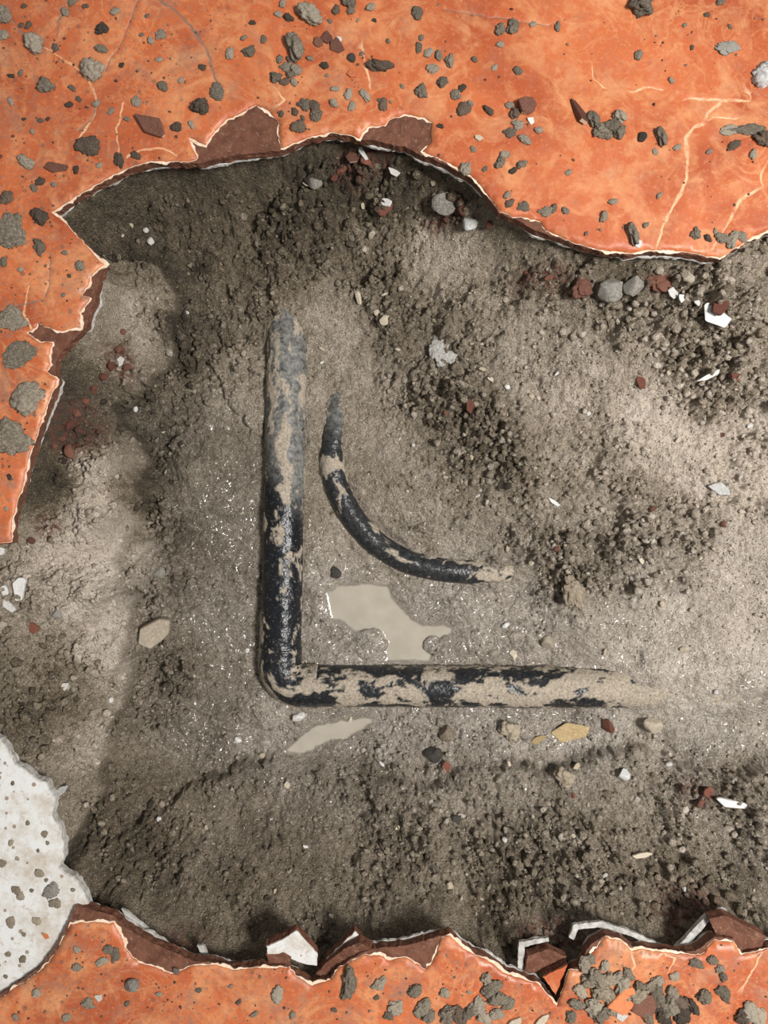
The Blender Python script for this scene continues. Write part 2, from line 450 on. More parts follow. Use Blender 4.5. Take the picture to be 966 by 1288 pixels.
# cracks and veins on the glaze: (points, half width px, kind)
CRACKS = [
    ([(943, 118), (945, 127), (937, 126), (909, 126), (890, 143), (887, 155), (872, 160), (863, 174), (863, 184), (865, 201), (865, 222), (855, 246), (841, 270), (829, 300), (826, 312)], 3.0, 'vein'),
    ([(966, 205), (957, 218), (960, 236), (937, 246), (926, 260), (913, 287), (896, 314)], 2.6, 'vein'),
    ([(861, 125), (885, 124), (909, 126)], 2.0, 'vein'), ([(872, 160), (900, 148), (925, 150)], 1.5, 'vein'),
    ([(56, 60), (85, 77), (102, 89), (116, 109), (123, 130), (116, 150), (102, 171)], 2.2, 'vein'),
    ([(744, 85), (748, 100), (760, 110)], 1.8, 'vein'), ([(795, 116), (812, 110), (835, 113)], 2.0, 'vein'),
    ([(154, 130), (147, 164), (150, 191)], 2.2, 'vein'),
    ([(160, 196), (180, 188), (205, 186), (222, 196)], 2.5, 'vein'),
    ([(36, 360), (30, 395), (40, 415)], 2.0, 'vein'), ([(455, 60), (462, 90), (466, 110)], 2.0, 'vein'),
    ([(345, 110), (358, 125), (350, 132)], 2.2, 'vein'), ([(780, 1240), (800, 1215), (794, 1197)], 2.0, 'vein'),
    ([(935, 1240), (950, 1215), (958, 1200)], 2.4, 'vein'), ([(840, 1225), (850, 1205), (835, 1200)], 2.0, 'vein'),
    ([(10, 17), (20, 32), (32, 46), (56, 60)], 2.0, 'crack'),
    ([(173, 0), (164, 24), (154, 51), (137, 77), (131, 90)], 1.6, 'crack'),
    ([(202, 0), (222, 15), (239, 32), (253, 51), (263, 72), (270, 99), (277, 113)], 2.2, 'crack'),
    ([(70, 44), (73, 27), (92, 3)], 1.8, 'crack'), ([(63, 320), (63, 358), (55, 378), (20, 385)], 1.8, 'crack'),
    ([(560, 12), (620, 22), (690, 32)], 0.9, 'crack'), ([(121, 131), (115, 150), (98, 165)], 1.6, 'crack'),
    ([(150, 191), (146, 205)], 1.6, 'crack'),
]

def glaze_top(name, P, z, mat, parent, thick, grid=0.008, dirt_fn=None, cracks=()):
    """glaze layer with its cracks cut in as shallow grooves"""
    pts = list(P); nb = len(P)
    A = np.array(P)
    x0, y0 = np.clip(A.min(0), -0.42, None)[0], np.clip(A.min(0), -0.56, None)[1]
    x1, y1 = min(A[:, 0].max(), 0.45), min(A[:, 1].max(), 0.56)
    gx, gy = np.meshgrid(np.arange(x0, x1, grid), np.arange(y0, y1, grid))
    gx = gx.ravel() + rng.uniform(-.3, .3, gx.size) * grid; gy = gy.ravel() + rng.uniform(-.3, .3, gy.size) * grid
    lines = []
    ex, ey = [gx], [gy]
    for L, w, kind in cracks:
        Q = [np.array(U(*p, z)) for p in L]; ww = w * 0.75e-3
        R = []
        for a, b in zip(Q[:-1], Q[1:]):
            k = max(1, int(np.linalg.norm(b - a) / 0.0012))
            for j in range(k): R.append(a + (b - a) * j / k)
        R.append(Q[-1]); R = np.array(R)
        R += 0.0016 * np.stack([fbm(R[:, 0] * 130, R[:, 1] * 130, 5, 4, .6), fbm(R[:, 0] * 130, R[:, 1] * 130, 55, 4, .6)], 1)
        lines.append((R, ww, kind))
        t = np.gradient(R, axis=0); t /= np.linalg.norm(t, axis=1)[:, None] + 1e-9
        nn = np.stack([-t[:, 1], t[:, 0]], 1)
        wid = ww * (0.25 + 0.8 * vnoise(R[:, 0] * 90, R[:, 1] * 90, 3))
        for s in (-1.25, -0.5, 0, 0.5, 1.25):
            q = R + nn * (s * wid)[:, None]
            ex.append(q[:, 0]); ey.append(q[:, 1])
    gx = np.concatenate(ex); gy = np.concatenate(ey)
    keep = sd_poly(A, gx, gy) < -0.0012
    gx, gy = gx[keep], gy[keep]
    allp = [Vector(p) for p in P] + [Vector((a, b)) for a, b in zip(gx, gy)]
    edges = [(i, (i + 1) % nb) for i in range(nb)]
    vo, eo, fo, ov, oe, of = mg.delaunay_2d_cdt(allp, edges, [list(range(nb))], 1, 1e-6)
    V = np.array([(v.x, v.y) for v in vo]); n = len(V)
    X, Y = V[:, 0], V[:, 1]
    vein = np.zeros(n); crack = np.zeros(n)
    for R, ww, kind in lines:
        wid = ww * (0.25 + 0.8 * vnoise(X * 90, Y * 90, 3))
        m = 1 - sstep(0.35, 1.15, d_line(R[::2] if len(R) > 6 else R, X, Y) / wid)
        if kind == 'vein': vein = np.maximum(vein, m)
        else: crack = np.maximum(crack, m)
    Z = z - 0.0004 * np.maximum(vein * 0.6, crack)
    Z += 0.0004 * fbm(X * 14, Y * 14, 77, 3) * sstep(-0.002, -0.03, sd_poly(A, X, Y))
    # rim of the slab: boundary loop found from the triangles
    tri = []
    for a, b, c in fo:
        ar = (X[b] - X[a]) * (Y[c] - Y[a]) - (X[c] - X[a]) * (Y[b] - Y[a])
        tri.append((a, b, c) if ar > 0 else (c, b, a))
    cnt = {}
    for a, b, c in tri:
        for e in ((a, b), (b, c), (c, a)):
            cnt[e] = cnt.get(e, 0) + 1
    bd = [e for e in cnt if (e[1], e[0]) not in cnt]
    low = {}
    verts = [(X[i], Y[i], Z[i]) for i in range(n)]
    for a, b in bd:
        for i in (a, b):
            if i not in low:
                low[i] = len(verts); verts.append((X[i], Y[i], z - thick))
    faces = tri + [(b, a, low[a], low[b]) for a, b in bd]
    me = bpy.data.meshes.new(name); me.from_pydata(verts, [], faces); me.update()
    d = dirt_fn(np.array([v[0] for v in verts]), np.array([v[1] for v in verts])) if dirt_fn else np.zeros(len(verts))
    ext = np.zeros(len(verts) - n)
    for nm, val in (('vein', np.concatenate([vein, ext])), ('crack', np.concatenate([crack, ext])), ('dirt', d)):
        at = me.attributes.new(nm, 'FLOAT', 'POINT'); at.data.foreach_set('value', val.astype(np.float32))
    me.polygons.foreach_set('use_smooth', np.concatenate([np.ones(len(tri), bool), np.zeros(len(bd), bool)]))
    return link(name, me, mat, parent)

def dirt_map(X, Y):
    return np.clip(0.85 - (X + 0.36) / 0.55, 0.05, 1) * (Y > 0) + (Y <= 0) * np.clip(0.75 + 0.1 * fbm(X * 9, Y * 9, 4), 0, 1)

# ------------------------------------------------------------------ the floor and its broken tiles
floor = empty('floor')
tag(floor, 'broken orange and white tiled floor around the dug pit', None, None, 'structure')

def make_tile(glaze_px, body_px, seed, label):
    g = smooth_outline(glaze_px, 0.0, 0.0022, 0.0012, seed)
    def cream(q):
        far = (np.abs(q[:, 0]) > 0.5) | (np.abs(q[:, 1]) > 0.6)
        v = 0.0004 + 0.0050 * np.clip(fbm(q[:, 0] * 55, q[:, 1] * 55, seed + 9, 4, .7) + 0.12, 0, 1)
        return np.where(far, 0, v)
    e = offset_outline(g, cream)
    b = smooth_outline(body_px, -0.0015, 0.0022, 0.0010, seed + 3)
    m = offset_outline(b, lambda q: np.where((np.abs(q[:, 0]) > .5) | (np.abs(q[:, 1]) > .6), 0, -0.0006 + 0.0048 * np.clip(fbm(q[:, 0] * 26, q[:, 1] * 26, seed + 5, 4, .65), -0.6, 1)))
    t = prism('tile', b, -0.0122, -0.0016, M['body'], floor, 0.0011)
    t['label'] = label
    prism('mortar_bed', m, -0.0152, -0.0122, M['mortar'], t, 0.0008)
    prism('glaze_underlayer', e, -0.0020, -0.0011, M['engobe'], t)
    glaze_top('glaze', g, 0.0, M['orange'], t, 0.0013, 0.008, dirt_map, CRACKS)
    return t
tile_top = make_tile(TOP_GLAZE, TOP_BODY, 11, 'large orange glazed tile along the top and left of the pit')
tile_bot = make_tile(BOT_GLAZE, BOT_BODY, 23, 'orange glazed tile with a ragged edge below the pit')

w_out = smooth_outline(WHITE_EDGE, TILE_Z['white'], 0.0022, 0.0014, 41)
wt = prism('tile', offset_outline(w_out, lambda q: 0.0006 + 0 * q[:, 0]), -0.0175, -0.0082, M['mortar'], floor, 0.001)
wt['label'] = 'white glazed tile at the lower left of the pit'
prism('glaze', w_out, -0.0084, -0.007, M['white_glaze'], wt)

# ------------------------------------------------------------------ the ground in the pit
PIPE_Z, PIPE_R = -0.152, 0.0236
HEIGHTS = [
    (100,270,-.048),(160,228,-.05),(230,215,-.048),(300,212,-.045),(380,195,-.042),(450,192,-.038),(520,208,-.036),(590,240,-.036),(640,288,-.036),(700,320,-.032),
    (780,338,-.030),(860,338,-.026),(930,330,-.016),(966,312,-.012),(1050,300,-.012),
    (150,300,-.080),(230,280,-.088),(330,262,-.090),(430,262,-.086),(500,272,-.080),(560,292,-.076),(620,330,-.071),(700,370,-.060),(780,390,-.055),(860,400,-.050),(940,400,-.045),
    (170,340,-.094),(175,440,-.088),(140,400,-.080),(100,480,-.060),(80,520,-.055),(110,600,-.078),(110,700,-.078),(80,800,-.068),(110,900,-.078),(60,640,-.052),(30,720,-.040),
    (20,820,-.036),(40,900,-.036),(90,980,-.050),(110,1050,-.056),
    (143,580,-.082),(168,580,-.124),(143,660,-.086),(166,660,-.126),(143,750,-.086),(166,750,-.126),(143,840,-.088),(166,840,-.126),(150,920,-.092),(172,920,-.122),
    (205,400,-.092),(235,400,-.122),(200,345,-.094),(235,335,-.112),(182,470,-.092),(165,505,-.115),(130,520,-.085),(205,465,-.125),(175,540,-.125),
    (250,440,-.130),(290,500,-.142),(240,600,-.138),(220,700,-.136),(290,700,-.150),(220,800,-.136),(290,800,-.152),(230,900,-.136),(300,900,-.150),(310,600,-.150),(312,440,-.145),
    (360,345,-.114),(335,375,-.130),(385,375,-.130),(315,700,-.152),
    (450,450,-.142),(480,380,-.128),(450,330,-.112),(520,450,-.128),(560,550,-.121),(500,590,-.134),(455,600,-.144),(560,670,-.140),(620,620,-.121),(640,690,-.137),(660,480,-.110),
    (700,560,-.114),(740,640,-.117),(650,400,-.090),(560,370,-.098),(400,450,-.148),(400,700,-.152),(470,650,-.141),(500,675,-.141),(440,690,-.152),(480,720,-.153),(540,735,-.153),(620,745,-.150),
    (410,800,-.155),(580,790,-.154),(640,780,-.150),(640,815,-.152),(700,810,-.149),(420,825,-.155),
    (820,850,-.1245),(820,868,-.1255),(880,868,-.123),(900,855,-.121),(960,868,-.120),(960,850,-.117),(1050,850,-.110),(770,845,-.138),(830,897,-.140),(900,896,-.137),(960,893,-.134),
    (400,905,-.154),(500,908,-.153),(600,908,-.153),(700,908,-.152),(800,915,-.150),(900,918,-.147),(960,915,-.143),
    (350,980,-.146),(440,980,-.136),(520,985,-.142),(600,965,-.139),(700,970,-.138),(800,955,-.132),(900,960,-.126),(960,955,-.120),
    (300,1020,-.130),(450,1030,-.122),(600,1030,-.117),(750,1030,-.108),(900,1030,-.096),(200,1000,-.118),(200,1080,-.092),(320,1100,-.090),(450,1110,-.084),(600,1110,-.079),(750,1110,-.075),(900,1110,-.070),
    (140,1125,-.052),(250,1185,-.044),(350,1190,-.046),(500,1175,-.046),(640,1185,-.044),(750,1165,-.040),(880,1170,-.040),(960,1165,-.040),
    (700,440,-.090),(780,470,-.084),(860,450,-.070),(940,450,-.060),(800,550,-.098),(900,550,-.087),(960,600,-.090),(700,690,-.128),(800,640,-.108),(850,720,-.117),(950,720,-.105),
    (760,760,-.138),(850,800,-.131),(940,800,-.119),
    (1100,400,-.030),(1100,600,-.070),(1100,1000,-.085),(1080,1150,-.040),(1180,700,-.030),
    (-60,600,-.03),(-60,800,-.03),(-60,1000,-.03),(0,300,-.03),(0,450,-.03),(300,80,-.03),(700,150,-.03),(1000,150,-.03),(0,1290,-.03),(300,1300,-.03),(700,1300,-.03),(1000,1300,-.03),
    (-5,700,-.030),(-10,860,-.026),(0,1100,-.03),
]
CP = np.array([(*U(a, b, z), z) for a, b, z in HEIGHTS])

GX0, GX1, GY0, GY1, GS = -0.425, 0.50, -0.500, 0.420, 0.00100
gx = np.arange(GX0, GX1, GS); gy = np.arange(GY0, GY1, GS)
NX, NY = len(gx), len(gy)

def rbf(P, val, X, Y, smooth=0.0):
    D = np.hypot(P[:, None, 0] - P[None, :, 0], P[:, None, 1] - P[None, :, 1]) + smooth * np.eye(len(P))
    n = len(P)
    A = np.zeros((n + 3, n + 3)); A[:n, :n] = D; A[:n, n] = 1; A[:n, n + 1:] = P[:, :2]; A[n:, :n] = A[:n, n:].T
    w = np.linalg.solve(A, np.concatenate([val, [0, 0, 0]]))
    out = np.zeros(X.shape)
    for i in range(n): out += w[i] * np.hypot(X - P[i, 0], Y - P[i, 1])
    return out + w[n] + w[n + 1] * X + w[n + 2] * Y

def idw(pts, X, Y, p=3.0):
    num = np.zeros(X.shape); den = np.zeros(X.shape)
    for x, y, v in pts:
        w = 1.0 / (np.hypot(X - x, Y - y) + 0.006) ** p
        num += w * v; den += w
    return num / den

CS = 0.004
cx = np.arange(GX0, GX1 + CS, CS); cy = np.arange(GY0, GY1 + CS, CS)
CX, CY = np.meshgrid(cx, cy)
def up(C, X, Y):
    """bilinear look-up of a coarse map"""
    fx = np.clip((X - GX0) / CS, 0, len(cx) - 1.001); fy = np.clip((Y - GY0) / CS, 0, len(cy) - 1.001)
    i = fx.astype(int); j = fy.astype(int); a = fx - i; b = fy - j
    return (C[j, i] * (1 - a) + C[j, i + 1] * a) * (1 - b) + (C[j + 1, i] * (1 - a) + C[j + 1, i + 1] * a) * b

base_c = rbf(CP, CP[:, 2], CX, CY, 0.004)
tile_c = np.minimum(np.minimum(sd_poly([U(*p) for p in TOP_BODY], CX, CY), sd_poly([U(*p) for p in BOT_BODY], CX, CY)),
                    sd_poly([U(*p, -.007) for p in WHITE_EDGE], CX, CY))
def cmap(pts, p=4.5):
    q = []
    for px, py, v in pts:
        x, y = U(px, py, -0.1); z = float(up(base_c, np.array([x]), np.array([y]))[0])
        q.append((*U(px, py, z), v))
    return idw(q, CX, CY, p)

rough_c = cmap([(130,300,.6),(300,290,.8),(450,300,.9),(560,240,1),(240,430,.9),(300,350,.6),(100,470,.9),(60,560,.9),(60,880,1),(30,820,.9),(560,500,.9),(600,560,1),(720,700,1),(800,390,1),
    (880,490,1),(900,410,1),(700,1100,.9),(500,1080,.85),(620,1060,1),(850,1100,1),(150,1060,.9),(120,1010,.8),(850,640,1),(660,690,.6),(780,720,.8),(540,470,.8),(720,540,.5),(170,840,.9),(200,700,.5),(168,580,.8),(165,650,.9),(165,740,.9),(185,510,.7),(720,330,.6),(850,350,.9),(940,350,.9),
    (110,620,.40),(170,400,.40),(120,760,.45),(260,640,.15),(250,780,.18),(290,550,.15),(420,420,.10),(450,550,.10),(540,630,.35),(560,320,.25),(750,480,.4),(820,540,.40),(880,580,.45),(740,780,.25),(850,850,.15),
    (930,760,.25),(500,820,.15),(600,930,.3),(350,930,.3),(450,1000,.6),(250,950,.4),(250,1150,.5),(640,400,.5),(500,370,.7),(480,640,.2),(900,920,.25),(700,930,.3),(330,640,.1),(580,790,.2),(410,640,.1),(620,990,.55),(800,1000,.7),(930,1000,.8),(400,1150,.5),(600,1160,.6),(300,1080,.5)])
tone_c = cmap([(130,290,.26),(200,270,.23),(300,250,.23),(400,230,.21),(500,230,.24),(560,250,.32),(300,330,.27),(240,420,.26),(170,400,.60),(140,450,.48),(80,540,.10),(60,600,.14),(70,490,.10),(105,475,.2),(110,590,.74),(115,640,.78),(100,720,.76),(120,820,.70),(60,860,.42),(40,900,.32),  # shade under the left tile, and partly of the upper left, painted into tone
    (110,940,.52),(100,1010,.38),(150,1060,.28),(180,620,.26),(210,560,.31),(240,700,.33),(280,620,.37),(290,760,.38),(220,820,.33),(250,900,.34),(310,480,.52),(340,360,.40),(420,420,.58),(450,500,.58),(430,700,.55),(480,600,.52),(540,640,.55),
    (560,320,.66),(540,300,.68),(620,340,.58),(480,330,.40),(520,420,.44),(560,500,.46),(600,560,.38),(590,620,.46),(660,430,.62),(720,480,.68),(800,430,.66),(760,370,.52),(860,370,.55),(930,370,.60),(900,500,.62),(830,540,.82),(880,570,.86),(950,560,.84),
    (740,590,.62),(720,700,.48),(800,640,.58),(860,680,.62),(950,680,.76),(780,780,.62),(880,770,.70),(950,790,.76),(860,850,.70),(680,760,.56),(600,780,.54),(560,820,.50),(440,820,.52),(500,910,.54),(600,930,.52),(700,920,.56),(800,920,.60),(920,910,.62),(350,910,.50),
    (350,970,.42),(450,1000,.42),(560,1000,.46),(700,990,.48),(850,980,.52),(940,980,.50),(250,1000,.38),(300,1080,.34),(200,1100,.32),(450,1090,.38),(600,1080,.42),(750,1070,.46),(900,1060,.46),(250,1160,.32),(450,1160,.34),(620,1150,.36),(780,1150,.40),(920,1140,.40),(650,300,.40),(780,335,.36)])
wet_c = cmap([(300,300,.1),(560,300,.1),(170,400,.1),(110,640,.05),(60,860,.1),(150,1060,.15),(900,450,.05),(720,560,.1),(880,570,.05),(600,560,.3),(260,560,.6),(270,640,.8),(280,780,.9),(230,700,.6),(220,840,.5),(280,900,.8),(350,930,.9),(460,920,1),(600,920,1),
    (750,920,1),(900,920,1),(960,900,.9),(450,780,1),(560,770,1),(680,780,.9),(780,790,.7),(860,830,.5),(940,760,.3),(420,500,.25),(450,600,.3),(500,680,.5),(720,720,.4),(450,990,.6),(600,990,.6),(800,980,.5),(930,980,.5),(300,1050,.4),(450,1090,.3),(600,1080,.3),(800,1080,.25),(300,1150,.15),(600,1160,.15),(870,1150,.15),(240,430,.3)])
red_c = np.maximum.reduce([1 - sstep(0.3, 1.0, np.hypot(CX - U(px, py, z)[0], (CY - U(px, py, z)[1]) * k) / r) for px, py, z, r, k in
    ((446, 205, -.04, .032, 1.5), (150, 455, -.08, .022, .7), (95, 540, -.06, .035, .8), (480, 200, -.04, .02, 1), (690, 345, -.035, .045, 2.5), (830, 352, -.03, .025, 2), (560, 265, -.05, .03, 1.5), (880, 1000, -.1, .03, 1.5), (870, 1150, -.05, .05, 1.5), (60, 660, -.05, .018, 1), (210, 1190, -.04, .06, 3), (700, 1180, -.04, .06, 3))])

def chain(pts, z):
    return [U(*p, z if len(p) < 3 else p[2])[:2] for p in [(q[0], q[1]) for q in pts]]

PIPE_PATH = [(363, 362, -0.172), (361, 440, PIPE_Z), (352, 862, PIPE_Z), (760, 864, PIPE_Z), (1040, 860, PIPE_Z)]
CURVE_PX = [(427, 488, -.166), (425, 510, -.160), (422, 535, -.1555), (418, 562, -.152), (419, 592, -.150), (430, 626, -.150), (449, 658, -.150), (477, 686, -.151), (511, 705, -.151), (547, 715, -.151), (585, 719, -.152), (618, 720, -.154), (650, 716, -.160)]
CURVE_R = 0.0140
POOL_A = [(412, 746), (426, 737), (457, 735), (487, 738), (492, 749), (501, 761), (515, 777), (532, 788), (556, 786), (570, 793), (545, 806), (540, 830), (487, 830), (484, 806), (470, 794), (446, 793), (436, 784), (419, 777), (414, 760)]
POOL_B = [(362, 944), (375, 930), (395, 915), (425, 908), (455, 903), (470, 905), (455, 918), (440, 925), (448, 937), (420, 930), (398, 938), (380, 948)]
WATER_Z = -0.1575

LEDGE = [(-60, 560), (40, 540), (60, 470), (110, 330), (190, 322), (212, 360), (206, 440), (180, 475), (138, 512), (162, 560), (156, 640), (141, 700), (150, 800), (142, 900), (128, 1000), (100, 1060), (-60, 1060)]
BANK = [(-100, 1040), (110, 1040), (200, 1012), (262, 972), (330, 962), (385, 952), (430, 950), (470, 978), (540, 988), (580, 968), (640, 962), (700, 966), (760, 950), (800, 940), (850, 952), (905, 980), (935, 950), (980, 940), (1200, 940), (1200, 1300), (-100, 1300)]
SHOULDER = [(240, 420), (268, 445), (290, 425), (330, 418), (334, 470), (333, 560), (316, 545), (292, 520), (268, 470), (245, 450)]
LED_C, BANK_C, SHO_C = (sd_poly([U(*p, z) for p in P], CX, CY) for P, z in ((LEDGE, -.085), (BANK, -.135), (SHOULDER, -.138)))
def ground(X, Y):
    base = up(base_c, X, Y); R = up(rough_c, X, Y); tl = up(tile_c, X, Y)
    # winding of the coordinates so lumps are not round
    qx = X + 0.004 * fbm(X * 60, Y * 60, 91, 3); qy = Y + 0.004 * fbm(X * 60, Y * 60, 92, 3)
    patch = sstep(-0.25, 0.35, fbm(X * 26, Y * 26, 61, 3))
    h = base + 0.0105 * fbm(X * 22, Y * 22, 3, 5, .6) * (0.35 + 0.75 * R)
    wob = 0.006 * fbm(X * 55, Y * 55, 63, 4, .6) + 0.003 * fbm(X * 190, Y * 190, 64, 3)
    for C_, hi, lo, w in ((LED_C, 0.007, 0.014, 0.022), (BANK_C, 0.015, 0.003, 0.016), (SHO_C, 0.008, 0.003, 0.012)):
        q_ = up(C_, X, Y) + wob * (1 if C_ is LED_C else 1.8)
        stp = sstep(-0.0022, 0.0022, q_) if C_ is LED_C else sstep(-0.006, 0.002, q_)
        h = h + hi * (1 - stp) * np.exp(np.minimum(q_, 0) / w) - lo * stp * np.exp(-np.maximum(q_, 0) / w)
    r2 = R * (0.45 + 0.55 * patch)
    h += r2 * (0.0140 * clods(qx * 62, qy * 62, 10, .5) * patch + 0.0102 * clods(qx * 125, qy * 125, 20, .6) + 0.0064 * clods(qx * 240, qy * 240, 30, .7)) - 0.007 * R
    h += 0.0030 * (0.16 + R) * fbm(X * 240, Y * 240, 40, 3, .8)
    h += 0.0026 * (1 - R) * up(wet_c, X, Y) * (1 - 2 * np.abs(fbm(X * 48, Y * 48, 48, 4, .6)))
    h += 0.0036 * (1 - R) * fbm(X * 75, Y * 75, 45, 4, .6) * (0.4 + 0.6 * sstep(-.1, .3, fbm(X * 15, Y * 15, 46, 2)))
    # pipes lie in the mud: keep their upper half free of soil
    d = d_line([U(a, b, z) for a, b, z in PIPE_PATH[1:4]], X, Y)
    fade = (1 - sstep(0.225, 0.285, X)) * (1 - sstep(0.165, 0.225, Y))
    lim = PIPE_Z + 0.007 + 0.005 * fbm(X * 30, Y * 30, 71, 3) + np.clip(d - PIPE_R - 0.002, 0, 1) * 1.0
    k = fade * (1 - sstep(PIPE_R + 0.012, PIPE_R + 0.028, d))
    h = np.where(h > lim, h + (lim - h) * k, h)
    CPt = [U(a, b, z) for a, b, z in CURVE_PX[2:11]]
    d = d_line(CPt, X, Y)
    # the bend is buried on its inner side
    cxw, cyw = U(600, 540, -.15)
    inner = sstep(-0.35, 0.65, ((X - U(470, 640, -.15)[0]) * 0.75 + (Y - U(470, 640, -.15)[1]) * 0.66) / 0.02)
    lim = -0.1490 + 0.003 * fbm(X * 60, Y * 60, 72, 3) + np.clip(d - CURVE_R, 0, 1) * 0.6 + 0.0130 * inner
    k = (1 - sstep(CURVE_R + 0.006, CURVE_R + 0.016, d))
    h = np.where(h > lim, h + (lim - h) * k, h)
    for P, dep in ((POOL_A, 0.007), (POOL_B, 0.004)):
        s = sd_poly([U(*p, WATER_Z) for p in P], X, Y) if X.size < 60000 else up(sd_poly([U(*p, WATER_Z) for p in P], CX, CY), X, Y)
        s = s - 0.0022 + 0.0022 * fbm(X * 120, Y * 120, 83, 3)
        tgt = WATER_Z + np.where(s < 0, np.maximum(s * 0.7, -dep), s * 0.42 + 0.0003)
        k = 1 - sstep(0.006, 0.022, s)
        h = h + (np.where((s < 0), np.minimum(h, tgt), np.where(h > tgt, tgt, np.maximum(h, WATER_Z + 0.0006))) - h) * k
    # clods standing in the shallow water
    for px, py, r, hh in ((465, 811, .021, .0075), (560, 817, .016, .007), (545, 812, .012, .006), (580, 818, .012, .006), (430, 958, .030, .008), (720, 748, .015, .010)):
        x, y = U(px, py, -.15)
        q = np.hypot(X - x, (Y - y) * 1.15) / r + 0.22 * fbm(X * 110, Y * 110, 13, 3)
        b = np.sqrt(np.clip(1 - q * q, 0, 1)) * (hh + .003 * clods(X * 190, Y * 190, 50))
        h = np.where(b > 0, np.maximum(h, WATER_Z - 0.001 + b), h) if hh < .0095 else h + b
    # rise to the underside of the tiles behind the broken edge
    k = sstep(0.004, -0.028, tl)
    cap = -0.0185 - 0.002 * (1 - k)
    h = h * (1 - k) + np.maximum(h, -0.019) * k
    h = np.where(tl < 0.003, np.minimum(h, -0.0178), h)
    return h

GXX, GYY = np.meshgrid(gx, gy)
GZ = ground(GXX, GYY)
tl_full = up(tile_c, GXX, GYY)
use = tl_full > -0.035
idx = -np.ones(NX * NY, np.int64)
cell = use[:-1, :-1] & use[1:, :-1] & use[:-1, 1:] & use[1:, 1:]
jj, ii = np.nonzero(cell)
q = np.stack([jj * NX + ii, jj * NX + ii + 1, (jj + 1) * NX + ii + 1, (jj + 1) * NX + ii], 1)
used = np.unique(q); idx[used] = np.arange(len(used))
V = np.stack([GXX.ravel(), GYY.ravel(), GZ.ravel()], 1)[used]
def soil_attrs(X, Y):
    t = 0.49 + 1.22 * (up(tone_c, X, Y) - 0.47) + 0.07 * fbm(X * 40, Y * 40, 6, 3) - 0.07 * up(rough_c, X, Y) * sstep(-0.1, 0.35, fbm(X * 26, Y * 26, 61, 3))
    wob = 0.006 * fbm(X * 55, Y * 55, 63, 4, .6) + 0.003 * fbm(X * 190, Y * 190, 64, 3)
    q_ = up(LED_C, X, Y) + wob; stp = sstep(-0.0025, 0.0025, q_)          # dry sand on the ledge, damp mud below; crevice shade painted at its foot
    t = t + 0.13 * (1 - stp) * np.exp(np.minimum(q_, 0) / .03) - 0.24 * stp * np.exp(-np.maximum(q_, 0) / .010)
    q_ = up(BANK_C, X, Y) + wob * 1.8                                       # soaked fringe of the bank, with the ridge's shadow painted into the tone
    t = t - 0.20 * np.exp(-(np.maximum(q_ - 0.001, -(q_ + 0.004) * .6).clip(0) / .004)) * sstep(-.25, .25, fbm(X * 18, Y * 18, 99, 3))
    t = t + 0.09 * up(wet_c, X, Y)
    return {'tone': t, 'wet': up(wet_c, X, Y), 'red': up(red_c, X, Y)}
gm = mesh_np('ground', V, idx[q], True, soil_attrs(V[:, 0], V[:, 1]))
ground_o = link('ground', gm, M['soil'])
tag(ground_o, 'dug out pit of wet sandy soil under the broken tiles', None, None, 'structure')

def gz(x, y):
    i = np.clip((np.asarray(x) - GX0) / GS, 0, NX - 1.001); j = np.clip((np.asarray(y) - GY0) / GS, 0, NY - 1.001)
    a = i.astype(int); b = j.astype(int); fa = i - a; fb = j - b
    return (GZ[b, a] * (1 - fa) + GZ[b, a + 1] * fa) * (1 - fb) + (GZ[b + 1, a] * (1 - fa) + GZ[b + 1, a + 1] * fa) * fb

def on_ground(px, py):
    z = -0.1
    for _ in range(14):
        x, y = U(px, py, z)
        z = 0.5 * z + 0.5 * float(gz(x, y))
    return x, y, z

# ------------------------------------------------------------------ pipes
def fillet(path, r, n=12):
    """polyline with its corners rounded"""
    P = [Vector(p) for p in path]; out = [P[0]]
    for a, b, c in zip(P[:-2], P[1:-1], P[2:]):
        u = (a - b).normalized(); v = (c - b).normalized()
        ang = u.angle(v)
        if ang > 2.9: out.append(b); continue
        t = r / math.tan(ang / 2)
        p0, p1 = b + u * t, b + v * t
        cen = b + (u + v).normalized() * (r / math.sin(ang / 2))
        s0, s1 = (p0 - cen), (p1 - cen)
        w = s0.angle(s1)
        for k in range(n + 1):
            f = k / n
            out.append(cen + (s0 * math.sin((1 - f) * w) + s1 * math.sin(f * w)) / math.sin(w))
    out.append(P[-1])
    return out

def resample(P, step):
    out = []
    for a, b in zip(P[:-1], P[1:]):
        k = max(1, int(round((b - a).length / step)))
        for j in range(k): out.append(a + (b - a) * (j / k))
    out.append(P[-1])
    return out

